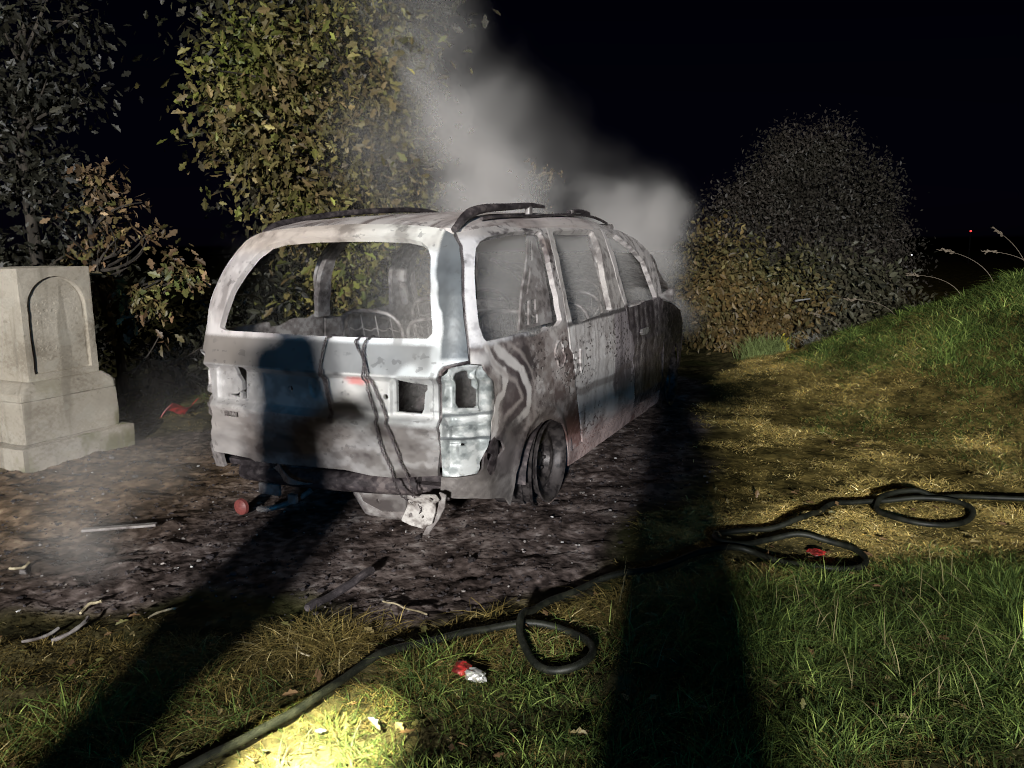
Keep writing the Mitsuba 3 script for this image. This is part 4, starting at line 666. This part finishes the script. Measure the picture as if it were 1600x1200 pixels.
# long loose stems with seed heads
def stems(cent, n, spread, L0, L1, colr, wid=.0028):
    q = np.asarray(cent)[rng.integers(0, len(cent), n)] + rng.normal(0, spread, (n, 2)); c = np.array(colr) * rng.uniform(.7, 1.2, (n, 1))
    return blades(q, rng.uniform(L0, L1, n), np.full(n, wid), np.clip(rng.normal(.55, .3, n), .05, 1.3), c, 1.3)
r1 = [W(1.35, 2.55, 0)[:2], W(1.6, 2.9, 0)[:2], W(1.05, 2.6, 0)[:2], W(.75, 2.9, 0)[:2], W(1.5, 2.35, 0)[:2]]
m1, c1 = stems(r1, 110, .22, .10, .24, (.20, .17, .085)); labels['dry_stems'] = {'kind': 'stuff', 'label': 'thin dry stems standing up out of the foreground grass', 'category': 'grass stems'}; scene['dry_stems'] = ply(m1, 'm_grass', False, color=c1)
def seed_stalk(p, az, L, lean):
    dv = np.array([math.cos(az), math.sin(az), 0]); t = np.linspace(0, 1, 12)[:, None]; pts = np.array(p) + L * (dv * lean * (t ** 1.6) + np.array([0, 0, 1]) * (t - .42 * lean * t ** 2.2))
    ms = [tube(pts, np.linspace(.0035, .0018, 12), 5)]; e = pts[-1]; dd = pts[-1] - pts[-2]; dd /= np.linalg.norm(dd)
    for j in range(14): q = e + dd * (.008 * j - .03) + rng.normal(0, .005, 3); ms.append(tube([q, q + dd * .02 + rng.normal(0, .006, 3), q + dd * .03 + rng.normal(0, .008, 3)], [.004, .005, .001], 5))
    return cat(*ms)
for (la, de, az, L, le, lab) in [(4.75, 7.9, 3.1, .55, .75, 'seed head stalk arching left from the bank crest, uppermost at the right edge'), (4.95, 7.7, 2.6, .60, .5, 'tall upright seed head stalk at the right edge of the bank crest'), (4.55, 8.1, 3.4, .45, 1.0, 'seed head stalk bent low over the middle of the bank crest'), (4.15, 8.6, 3.3, .42, 1.05, 'drooping seed head stalk on the lower part of the bank crest'), (3.75, 9.0, 2.9, .36, .8, 'short seed head stalk at the foot of the bank crest'), (5.0, 7.6, 3.0, .45, .9, 'seed head stalk leaning out below the tall upright one')]:
    w = W(la, de, 0); single('seed_stalk', lab, 'grass stalk', seed_stalk((w[0], w[1], H(w[0], w[1]) - .02), az, L, le), 'm_stalk', 40, group='seed head stalks on the bank')
w = W(2.95, 9.35, 0); n = 900; q = np.array(w[:2]) + rng.normal(0, .10, (n, 2)); m2, c2 = blades(q, rng.uniform(.15, .34, n), np.full(n, .006), np.clip(rng.normal(.45, .2, n), .05, 1), np.array([.20, .25, .09]) * rng.uniform(.7, 1.3, (n, 1)))
single('grass_tuft', 'pale green grass tuft at the foot of the rusty bush', 'grass tuft', m2, 'm_grass', False, c2)
w = W(3.25, 9.6, 0); yp = thing('yellow_plant', 'small bright yellow leaved plant beside the pale grass tuft', 'plant'); z0 = H(w[0], w[1])
part(yp, 'stem', tube([(w[0], w[1], z0 - .02), (w[0] + .01, w[1], z0 + .10), (w[0] - .01, w[1] + .01, z0 + .24)], [.008, .006, .003], 6), 'm_bark')
for j in range(26):
    q = np.array([[rng.normal(w[0], .06), rng.normal(w[1], .05), z0 + rng.uniform(.05, .24)]]); m2, c2 = place_leaves(LEAF_OVAL, F_OVAL, q, rng.normal(0, 1, (1, 3)) + [0, -.5, .6], rng.normal(0, 1, (1, 3)), rng.uniform(.05, .08, 1), np.array([[.42, .34, .03]]) * rng.uniform(.6, 1.2)); part(yp, 'leaf', m2, 'm_leaf', False, c2)
w = W(3.75, 9.7, 0); n = 120; q = np.array(w[:2]) + rng.normal(0, .15, (n, 2)); m2, c2 = blades(q, rng.uniform(.12, .30, n), np.full(n, .007), np.clip(rng.normal(.7, .2, n), .05, 1.2), np.array([.32, .32, .29]) * rng.uniform(.6, 1.2, (n, 1)))
single('dry_weed', 'whitish dry weed at the foot of the grassy bank', 'weed', m2, 'm_grass', False, c2)
# clods and chips in the ash
n = 6500; q = scatter(n * 3, (-3.2, -1.9), (2.2, 3.5)); sq = soot_at(q[:, 0], q[:, 1], np) + .3 * nz(np.c_[q, 0 * q[:, 0]], 2.5, 8, 3); q = q[(sq > .02) & in_view(q)][:n]; n = len(q)
ico = trimesh.creation.icosphere(1, 1.0); iv, jf = np.array(ico.vertices), np.array(ico.faces); sz = np.exp(rng.normal(-5.25, .45, n)); st = rng.uniform(.5, 1.2, (n, 3)) * [1, 1, .6]
vv = iv[None] * (1 + rng.normal(0, .2, (n, len(iv), 1))) * (sz[:, None] * st)[:, None]; an = rng.uniform(0, 6.3, n); ca, sa = np.cos(an)[:, None], np.sin(an)[:, None]
vv = np.stack([vv[..., 0] * ca - vv[..., 1] * sa, vv[..., 0] * sa + vv[..., 1] * ca, vv[..., 2]], -1) + np.c_[q, height(q[:, 0], q[:, 1]) + sz * .2][:, None]
cc = np.where(rng.uniform(0, 1, (n, 1)) < .12, [[.17, .155, .15]], [[.035, .030, .032]]) * rng.uniform(.5, 1.6, (n, 1)); cc = np.where(rng.uniform(0, 1, (n, 1)) < .007, [[.5, .49, .48]], cc)
labels['ash_clods'] = {'kind': 'stuff', 'label': 'ash clods and burnt chips around the car', 'category': 'ash'}
scene['ash_clods'] = ply(trimesh.Trimesh(vv.reshape(-1, 3), (jf[None] + (np.arange(n) * len(iv))[:, None, None]).reshape(-1, 3), process=False), 'm_grass', False, color=np.repeat(cc, len(iv), 0))
# fallen leaves
n = 420; q = np.vstack([field(700, (-1, -1.9), (3.2, 1.5)), field(500, (1.2, 1), (4.5, 5))]); q = q[soot_at(q[:, 0], q[:, 1], np) < -.05][:n]; n = len(q); pz = np.c_[q, height(q[:, 0], q[:, 1]) + rng.uniform(.008, .03, n)]
m2, c2 = place_leaves(LEAF_OAK, F_OAK, pz, rng.normal(0, .35, (n, 3)) + [0, 0, 1], rng.normal(0, 1, (n, 3)) * [1, 1, .2], rng.uniform(.025, .055, n), np.array([[.14, .085, .04], [.10, .06, .03], [.20, .16, .07], [.09, .085, .03]])[rng.integers(0, 4, n)])
labels['fallen_leaves'] = {'kind': 'stuff', 'label': 'small fallen leaves in the grass', 'category': 'leaves'}; scene['fallen_leaves'] = ply(m2, 'm_leaf', False, color=c2)

# ------------------------------------------------------------------ hose, sticks, litter
single('fire_hose', 'black hose snaking in loops over the grass', 'hose', tube(hp, .0138, 12), 'm_hose', 60)
def stick(a, b, r, lab, bs, catg='stick', grp=None, bow=.02):
    a, b = np.array(a), np.array(b); m = (a + b) / 2 + rng.normal(0, bow, 2); p = on_ground([a, m, b], r + .004); p[:, 2] += np.linspace(0, .02, len(p))
    t = tube(p[::4], r * (1 + .25 * rng.normal(0, .4, len(p[::4]))), 6); single('stick', lab, catg, t, bs, 40, group=grp)
stick((0.728, -0.537), (0.995, -0.615), .0035, 'pale straight straw lying between the ash and the grass', 'm_straw')
stick((0.51, -0.736), (0.545, -0.303), .017, 'thick charred stick in the ash behind the tailgate', 'm_char')
stick((-.99, -.934), (-.955, -.86), .006, 'short pale splinter at the left edge of the ash', 'm_straw')
stick((-.321, -1.093), (-.30, -1.00), .006, 'short pale twig among the white chips at the left', 'm_straw')
stick((-.207, -1.297), (-.235, -1.12), .008, 'longer greyish twig lying nearest in the left ash', 'm_bare')
stick((-.28, -1.36), (-.26, -1.22), .006, 'thin grey twig at the very left foreground', 'm_bare')
stick((-.024, -1.025), (0.033, -0.93), .004, 'thin straw on the grass edge beside the long shadow', 'm_straw')
stick((.62, -.95), (.76, -1.02), .003, 'thin straw lying in the brown grass left of the hose', 'm_straw')
pb = box(-.95, -.39, H(-.95, -.39) + .03, .36, .035, .014, .003, rz=.55, ry=-.03); single('scorched_batten', 'long pale edged scorched batten lying in the smoky ash left of the car', 'batten', pb, 'm_bare', 30)
def crumple(c, s, seed, sub=3, amp=.5, sc=(1, 1, .6)):
    m = trimesh.creation.icosphere(sub, 1.0); v = np.array(m.vertices); v = v * (1 + amp * nz(v, 2.1, seed, 3)[:, None] * 2) * sc; m.vertices = v * s + np.array(c); return m
z0 = H(1.284, -.897); single('red_wrapper', 'crumpled red wrapper on the grass in front of the hose', 'litter', crumple((1.284, -.897, z0 + .035), .032, 1, 2), 'm_red', False)
single('silver_wrapper', 'shiny silver wrapper beside the crumpled red one', 'litter', crumple((1.346, -.915, H(1.346, -.915) + .03), .034, 2, 2, .6, (1.1, .8, .6)), 'm_foil', False)
z0 = H(2.276, .668); single('red_scrap', 'small red scrap inside the loop of the hose', 'litter', crumple((2.276, .668, z0 + .03), .03, 3, 2, .7, (1.3, .9, .4)), 'm_red', False)
rp_ = panel(rounded([(0, 0), (.30, -.02), (.42, .06), (.44, .10), (.34, .10), (.10, .14)], .02), lambda u: np.stack([-2.80 - .06 * u[:, 0] + u[:, 1] * .5, 1.50 + u[:, 0], .05 + .10 * u[:, 0] + .04 * np.sin(u[:, 0] * 16) + u[:, 1] * .5], -1), .03, .006, dents(.03, 111))
single('red_plastic_strip', 'torn bright red plastic strip on the ground between monument and car', 'plastic strip', rp_, 'm_red', False)
lens = lathe([(0, .02), (.025, .017), (.042, .006), (.045, -.012), (0, -.014)], 24).apply_transform(trimesh.transformations.rotation_matrix(-math.pi / 2, [0, 0, 1])).apply_translation((-.573, .06, .055))
scene['m_lens'] = B(prin((.17, .045, .04), .5)); single('red_lamp_lens', 'round red lamp lens lying under the left end of the tail', 'lamp lens', lens, 'm_lens', 40)
tw = np.array([1.62, 7.03, .72]); single('pale_twig', 'short bright pale twig sticking out of the rusty bush', 'twig', tube(spline([tw - RIGHT * .09 - UP * .012, tw, tw + RIGHT * .09 + UP * .012], 8), [.012, .012, .011, .010, .009, .009, .008, .007], 6), 'm_foil', 40)

# ------------------------------------------------------------------ far lamps
def far_lamp(name, lab, p, r, rad, catg):
    k = thing(name, lab, catg); part(k, 'lamp', {'type': 'sphere', 'center': [float(x) for x in p], 'radius': r, 'bsdf': {'type': 'ref', 'id': 'm_black'}, 'emitter': {'type': 'area', 'radiance': {'type': 'rgb', 'value': list(rad)}, 'sampling_weight': .02}}, None)
    part(k, 'mast', tube([(p[0], p[1], -1.5), (p[0], p[1], p[2] - r * 1.02)], .05, 6), 'm_black')
far_lamp('red_mast_light', 'tiny red light on a far mast at the right', (8.14, 66.8, 1.83), .075, (2.2, .10, .10), 'light')
far_lamp('distant_lamp', 'tiny white light far away right of the bushes', (4.21, 64.62, .12), .06, (2.5, 2.5, 2.6), 'light')

# ------------------------------------------------------------------ the lamps that light the place, behind the photographer
def aim(m, at, to):
    z = np.array(to, float) - at; z /= np.linalg.norm(z); x = np.cross([0, 0, 1], z); x /= np.linalg.norm(x); M = np.eye(4); M[:3, 0], M[:3, 1], M[:3, 2], M[:3, 3] = x, np.cross(z, x), z, at
    return m.copy().apply_transform(M)
AIM = np.array([-.2, 2.2, .9])
for LAMP_AT, share in LAMPS:
    fk = thing('floodlight', 'white floodlight on a tripod mast behind the photographer, the %s of the two' % ('right one' if share < .5 else 'left one'), 'floodlight')
    ring = lathe([(LAMP_RADIUS + .005, .0), (LAMP_RADIUS + .014, .06), (LAMP_RADIUS + .020, .06), (LAMP_RADIUS + .012, -.02), (.12, -.12), (0, -.13)], 40).apply_transform(trimesh.transformations.rotation_matrix(-math.pi / 2, [0, 1, 0]))
    part(fk, 'housing', aim(ring, LAMP_AT, AIM), 'm_black', 40)
    ng = 32; dv = np.vstack([[[0, 0, 0]], [[LAMP_RADIUS * math.cos(t), LAMP_RADIUS * math.sin(t), 0] for t in np.arange(ng) * 2 * math.pi / ng]]); disc = trimesh.Trimesh(dv, [[0, i + 1, (i + 1) % ng + 1] for i in range(ng)], process=False)
    part(fk, 'lamp', ply(aim(disc, LAMP_AT, AIM), 'm_black', emitter={'type': 'area', 'radiance': {'type': 'rgb', 'value': [x * share for x in LAMP_RADIANCE]}, 'sampling_weight': 3.0}), None)
    gz = H(LAMP_AT[0], LAMP_AT[1]); back = LAMP_AT - (AIM - LAMP_AT) / np.linalg.norm(AIM - LAMP_AT) * .16
    part(fk, 'mast', tube([(back[0], back[1], gz + .4), (back[0], back[1], LAMP_AT[2] + .02)], .024, 8), 'm_black', 40)
    for j in range(3): an = j * 2.094 + .4; part(fk, 'leg', tube([(back[0], back[1], gz + .9), (back[0] + .5 * math.cos(an), back[1] + .5 * math.sin(an), H(back[0] + .5 * math.cos(an), back[1] + .5 * math.sin(an)))], .014, 6), 'm_black', 40)
bk = thing('blue_beacon', 'blue warning beacon on a pole behind the photographer', 'beacon')
part(bk, 'dome', {'type': 'sphere', 'center': BLUE_AT.tolist(), 'radius': .09, 'bsdf': {'type': 'ref', 'id': 'm_black'}, 'emitter': {'type': 'area', 'radiance': {'type': 'rgb', 'value': list(BLUE_RADIANCE)}, 'sampling_weight': 1.2}}, None)
part(bk, 'pole', tube([(BLUE_AT[0], BLUE_AT[1], H(BLUE_AT[0], BLUE_AT[1]) - .05), (BLUE_AT[0], BLUE_AT[1], BLUE_AT[2] - .092)], .03, 8), 'm_black', 40)

# ------------------------------------------------------------------ two firefighters whose shadows fall over the scene
def chain_body(bones, h=.02, smooth=10):
    tot = None
    for (a, ra, b, rb) in bones:
        q = m3.Manifold.batch_hull([m3.Manifold.sphere(ra, 18).translate(list(a)), m3.Manifold.sphere(rb, 18).translate(list(b))]); tot = q if tot is None else tot + q
    m = tm(tot.refine_to_length(h)); trimesh.smoothing.filter_taubin(m, iterations=smooth); return m
def person(label, at, yaw, elbows, wrists, hand_dirs, curl, size=1.0):
    k = thing('person', label, 'person'); cy, sy = math.cos(yaw), math.sin(yaw); g = H(at[0], at[1]); R3 = np.array([[cy, -sy, 0], [sy, cy, 0], [0, 0, 1]]) * size
    place = lambda m: m.apply_transform(np.vstack([np.c_[R3, [at[0], at[1], g]], [0, 0, 0, 1]]))
    sh = [(-.185, 0, 1.43), (.185, 0, 1.43)]; hip = [(-.095, 0, .93), (.095, 0, .93)]; kn = [(-.072, .02, .50), (.072, .02, .50)]; an = [(-.066, -.02, .09), (.066, -.02, .09)]
    core = [((0, 0, .95), .13, (0, 0, 1.15), .125), ((0, 0, 1.15), .125, (0, .0, 1.34), .135), ((0, 0, 1.36), .10, (0, 0, 1.50), .058), ((0, 0, 1.50), .055, (0, .015, 1.60), .07), ((0, .0, 1.66), .098, (0, .03, 1.61), .082), ((0, .05, 1.56), .05, (0, .02, 1.66), .08), ((0, .10, 1.625), .016, (0, .125, 1.605), .017), ((-.098, 0, 1.62), .022, (-.1, 0, 1.645), .022), ((.098, 0, 1.62), .022, (.1, 0, 1.645), .022)]
    arms, legs, hands = [], [], []
    for i in (0, 1):
        core.append(((0, 0, 1.38), .10, sh[i], .075)); arms += [(sh[i], .062, elbows[i], .046), (elbows[i], .045, wrists[i], .032)]
        legs += [(hip[i], .095, kn[i], .062), (kn[i], .060, an[i], .042), (an[i], .042, (an[i][0], .13, .045), .036)]
        w = np.array(wrists[i]); d = np.array(hand_dirs[i], float); d /= np.linalg.norm(d); nn = np.array(curl[i], float); nn -= d * (nn @ d); nn /= np.linalg.norm(nn); sd = np.cross(d, nn) * (1 if i else -1)
        pc = w + d * .055
        for o in (-.028, -.010, .010, .028): hands.append((tuple(w + sd * o * .6), .022, tuple(w + d * .085 + sd * o), .013))
        for o, ln in ((-.030, .062), (-.010, .078), (.011, .074), (.031, .060)):
            p0 = w + d * .09 + sd * o; p1 = p0 + d * ln * .42 + nn * .012; p2 = p1 + d * ln * .22 + nn * ln * .34; p3 = p2 - d * ln * .05 + nn * ln * .36
            hands += [(tuple(p0), .0105, tuple(p1), .010), (tuple(p1), .010, tuple(p2), .009), (tuple(p2), .009, tuple(p3), .008)]
        t0 = w + d * .03 - sd * .03; t1 = t0 + d * .03 - sd * .028 + nn * .015; t2 = t1 + d * .03 - sd * .004 + nn * .02; hands += [(tuple(t0), .013, tuple(t1), .011), (tuple(t1), .011, tuple(t2), .009)]
    part(k, 'body', place(chain_body(core + arms + legs + hands, .011, 6)), 'm_skin', True)
    jac = [((-.062, 0, .56), .176, (-.055, 0, 1.15), .162), ((.062, 0, .56), .176, (.055, 0, 1.15), .162), ((-.03, 0, 1.15), .155, (-.03, 0, 1.36), .142), ((.03, 0, 1.15), .155, (.03, 0, 1.36), .142), ((0, 0, 1.40), .09, (0, 0, 1.50), .078)]
    for i in (0, 1):
        e, w = np.array(elbows[i]), np.array(wrists[i]); jac += [((0, 0, 1.38), .12, sh[i], .086), (sh[i], .085, tuple(e), .068), (tuple(e), .066, tuple(e + (w - e) * .93), .050)]
    part(k, 'jacket', place(chain_body(jac, .02)), 'm_cloth', True)
    tr = []
    for i in (0, 1): tr += [((hip[i][0], 0, .92), .115, kn[i], .098), (kn[i], .098, (an[i][0], an[i][1], .14), .092)]
    part(k, 'trousers', place(chain_body(tr, .02)), 'm_cloth', True)
    for i in (0, 1): part(k, 'boot', place(chain_body([((an[i][0], -.02, .20), .058, (an[i][0], -.02, .06), .055), ((an[i][0], -.02, .055), .052, (an[i][0], .15, .05), .045)], .02)), 'm_black', True)
    for z, r in ((.98, .176), (1.16, .172)): part(k, 'reflective_band', place(lathe([(r, -.022), (r + .004, -.02), (r + .004, .02), (r, .022)], 40).apply_transform(trimesh.transformations.rotation_matrix(-math.pi / 2, [0, 1, 0])).apply_transform(np.diag([1.27, .985, 1, 1])).apply_translation((0, 0, z))), 'm_reflect', 40)
    he = lathe([(.158, -.012), (.160, -.004), (.128, .010), (.126, .05), (.108, .10), (.07, .135), (.02, .15), (0, .151), (0, .140), (.065, .125), (.10, .09), (.116, .04), (.118, .0), (.158, -.012)], 36).apply_transform(trimesh.transformations.rotation_matrix(-math.pi / 2, [0, 1, 0])); he.apply_scale((.92, 1.12, 1)); he.apply_translation((0, .0, 1.675))
    part(k, 'helmet', place(he), 'm_helmet', 40)
    [part(k, 'eye', place(trimesh.creation.icosphere(2, .011).apply_translation((s * .032, .098, 1.645))), 'm_black', True) for s in (-1, 1)]
    part(k, 'mouth', place(box(0, .098, 1.565, .045, .012, .008, .003)), 'm_skin', 30); return R3, g
Y1 = math.atan2(.4205, .9073); P1 = (2.63, -3.38); g1 = H(*P1); cz = CAM[2] - g1
person('person in dark fire kit and pale helmet holding up a phone', P1, Y1, [(-.42, .08, 1.28), (.42, .08, 1.28)], [(-.115, .245, cz - .075), (.115, .245, cz - .075)], [(.25, .5, .8), (-.25, .5, .8)], [(1, .2, .0), (-1, .2, .0)])
pc = CAM - FWD * .024; ph = box(0, 0, 0, .150, .075, .008, .003); M = np.eye(4); M[:3, 0], M[:3, 1], M[:3, 2], M[:3, 3] = RIGHT, UP, -FWD, pc - RIGHT * .0
single('phone', 'black phone held up sideways by the first person', 'phone', ph.apply_transform(M), 'm_black', 30)
P2 = (.950, -2.768); SZ = .955; Y2 = math.radians(76); g2 = H(*P2); c2_, s2_ = math.cos(Y2), math.sin(Y2)
tdir = TORCH_TO - TORCH_AT; tdir /= np.linalg.norm(tdir); hand = TORCH_AT - tdir * .13
loc = np.array([c2_ * (hand[0] - P2[0]) + s2_ * (hand[1] - P2[1]), -s2_ * (hand[0] - P2[0]) + c2_ * (hand[1] - P2[1]), hand[2] - g2]) / SZ
tl = np.array([c2_ * tdir[0] + s2_ * tdir[1], -s2_ * tdir[0] + c2_ * tdir[1], tdir[2]]); wr = loc - tl * .01 + np.array([-.07, -.03, .045])
person('person in dark fire kit and pale helmet pointing a torch at the grass', P2, Y2, [(-.24, -.05, 1.17), (.25, -.06, 1.17)], [(-.23, .06, .95), tuple(wr)], [(.0, .3, -1), tuple(loc - wr + tl * .0)], [(.6, .6, 0), (tl[0], tl[1], tl[2])], SZ)
tk_ = thing('torch', 'black hand torch pointed down at the bright patch of grass', 'torch')
part(tk_, 'barrel', aim(lathe([(0, -.20), (.016, -.20), (.018, -.06), (.026, -.02), (.028, .0), (.024, .0), (.012, -.03), (0, -.035)], 20).apply_transform(trimesh.transformations.rotation_matrix(-math.pi / 2, [0, 1, 0])), TORCH_AT - tdir * .012, TORCH_TO), 'm_black', 40)
scene['torch_beam'] = {'type': 'spot', 'to_world': T().look_at(origin=TORCH_AT.tolist(), target=TORCH_TO.tolist(), up=[0, 0, 1]), 'intensity': {'type': 'rgb', 'value': list(TORCH_INTENSITY)}, 'cutoff_angle': 11.0, 'beam_width': 0.2, 'sampling_weight': .8}

# ------------------------------------------------------------------ smoke
LO, HI, VX = np.array([-4.7, -2.15, -.5]), np.array([3.0, 7.9, 5.3]), .06
nx, ny, nzv = [int(v) for v in np.ceil((HI - LO) / VX)]
ax_ = [LO[i] + (np.arange(n) + .5) * (HI[i] - LO[i]) / n for i, n in enumerate((nx, ny, nzv))]
ZZ, YY, XX = np.meshgrid(ax_[2], ax_[1], ax_[0], indexing='ij'); den = np.zeros(XX.shape, np.float32)
def plume(path, radii, strength, scale, seed, thr=(.33, .60), squash=(1, 1, 1), rag=.9):
    global den
    p = spline(path, 40); r = np.interp(np.linspace(0, 1, 40), np.linspace(0, 1, len(radii)), radii); st = np.interp(np.linspace(0, 1, 40), np.linspace(0, 1, len(np.atleast_1d(strength))), np.atleast_1d(strength))
    lo, hi = p.min(0) - 1.9 * r.max() - .6, p.max(0) + 1.9 * r.max() + .6; sl = tuple(slice(*np.searchsorted(ax_[i], [lo[i], hi[i]])) for i in (2, 1, 0))
    G = np.stack([XX[sl], YY[sl], ZZ[sl]], -1).astype(np.float32)
    wv = np.stack([meshkit.fbm(G * 1.7 + 5 * j, 3, seed + 20 + j) - .5 for j in range(3)], -1) * rag * .7; Gw = G + wv
    best = np.full(G.shape[:3], 9.0, np.float32); bs = np.zeros(G.shape[:3], np.float32)
    for q, rr_, s_ in zip(p, r, st):
        dd = np.sqrt((((Gw - q) / np.array(squash)) ** 2).sum(-1)) / rr_; k = dd < best; best[k] = dd[k]; bs[k] = s_
    f = meshkit.fbm(Gw * scale, 4, seed); den[sl] = np.maximum(den[sl], (bs * np.exp(-(best / .75) ** 2.4) * (.25 + .75 * np.clip((f - thr[0]) / (thr[1] - thr[0]), 0, 1.2))).astype(np.float32))
plume([(-.50, 3.3, 1.45), (-.74, 3.6, 1.82), (-.98, 3.8, 2.2), (-1.40, 3.85, 2.85), (-1.62, 3.8, 3.7), (-1.75, 3.7, 5.0)], [.50, .60, .56, .54, .56, .6], [4.6, 4.8, 3.0, .55, .26, .18], 2.3, 5, thr=(.37, .54), rag=1.0)
plume([(-1.1, 3.0, 1.3), (-1.6, 3.3, 2.0), (-2.0, 3.4, 3.0)], [.5, .6, .6], [.42, .36, .22], 1.3, 9)
plume([(0.15, 4.85, 1.03), (0.03, 4.91, 1.35), (-0.24, 4.9, 1.64)], [0.42, 0.42, 0.3], [3.6, 4.2, 3.6], 2.9, 13, thr=(.38, .50), rag=1.05)
plume([(0.18, 5.11, 1.15), (0.14, 5.21, 1.47), (0.02, 5.27, 1.8)], [0.36, 0.38, 0.26], [3.4, 4.2, 4.0], 2.9, 17, thr=(.38, .50), rag=1.05)
plume([(0.31, 5.1, 1.08), (0.31, 5.23, 1.47), (0.27, 5.34, 1.83)], [0.34, 0.32, 0.24], [3.4, 4.2, 4.0], 2.9, 21, thr=(.38, .50), rag=1.05)
plume([(0.5, 5.07, 0.76), (0.46, 5.18, 1.14), (0.43, 5.28, 1.47)], [0.22, 0.26, 0.2], [2.2, 3.4, 3.2], 2.9, 25, thr=(.38, .50), rag=1.05)
plume([(-0.2, 5.2, 1.41), (-0.4, 5.24, 1.75), (-0.58, 5.24, 1.89)], [0.3, 0.26, 0.2], [3.2, 2.8, 2.0], 2.9, 29, thr=(.38, .50), rag=1.05)
plume([(.2, 5.2, 1.8), (-.6, 5.0, 2.2), (-1.2, 4.6, 2.9)], [.5, .55, .6], [.25, .2, .12], 1.3, 23)
plume([(-1.55, .15, .05), (-1.35, -.1, .18), (-1.15, -.4, .30)], [.35, .4, .35], [.8, .75, .35], 2.2, 25)
plume([(-.72, -.85, .05), (-.80, -.75, .16), (-.9, -.6, .32)], [.22, .26, .26], [.9, .8, .3], 3.0, 29)
plume([(-1.7, .9, .05), (-1.5, .9, .3)], [.5, .5], [.3, .18], 2.0, 33)
# inside the cabin
f = meshkit.fbm(np.stack([XX, YY, ZZ], -1).astype(np.float32) * 2.0, 3, 41)
cab = np.clip((.80 - np.abs(XX)) / .1, 0, 1) * np.clip((YY - .14) / .12, 0, 1) * np.clip((3.3 - YY) / .2, 0, 1) * np.clip((ZZ - .42) / .1, 0, 1) * np.clip((1.52 - ZZ) / .08, 0, 1)
side = .02 + .60 * np.clip((XX - .02) / .55, 0, 1) + .06 * np.clip((YY - 1.8) / 1.0, 0, 1)
den = np.maximum(den, (cab * side * 1.7 * (.5 + .9 * np.clip((f - .32) / .35, 0, 1))).astype(np.float32))
edge = np.minimum.reduce([np.clip((XX - LO[0]) / .3, 0, 1), np.clip((HI[0] - XX) / .3, 0, 1), np.clip((YY - LO[1]) / .3, 0, 1), np.clip((HI[1] - YY) / .3, 0, 1), np.clip((HI[2] - ZZ) / .3, 0, 1)])
den = np.where(den < .010, 0, np.minimum(den * edge, 4.2)).astype(np.float32)
bt = T().translate(((LO + HI) / 2).tolist()).scale(((HI - LO) / 2).tolist()); gt = T().translate(LO.tolist()).scale((HI - LO).tolist())
scene['smoke_medium'] = {'type': 'heterogeneous', 'albedo': {'type': 'rgb', 'value': [.985, .965, .955]}, 'sigma_t': {'type': 'gridvolume', 'grid': mi.VolumeGrid(den[..., None]), 'to_world': gt, 'filter_type': 'trilinear', 'wrap_mode': 'clamp'}, 'scale': 1.0, 'phase': {'type': 'isotropic'}}
scene['smoke'] = {'type': 'cube', 'to_world': bt, 'bsdf': {'type': 'null'}, 'interior': {'type': 'ref', 'id': 'smoke_medium'}}
labels['smoke'] = {'kind': 'stuff', 'label': 'grey smoke rising from the burnt car', 'category': 'smoke'}
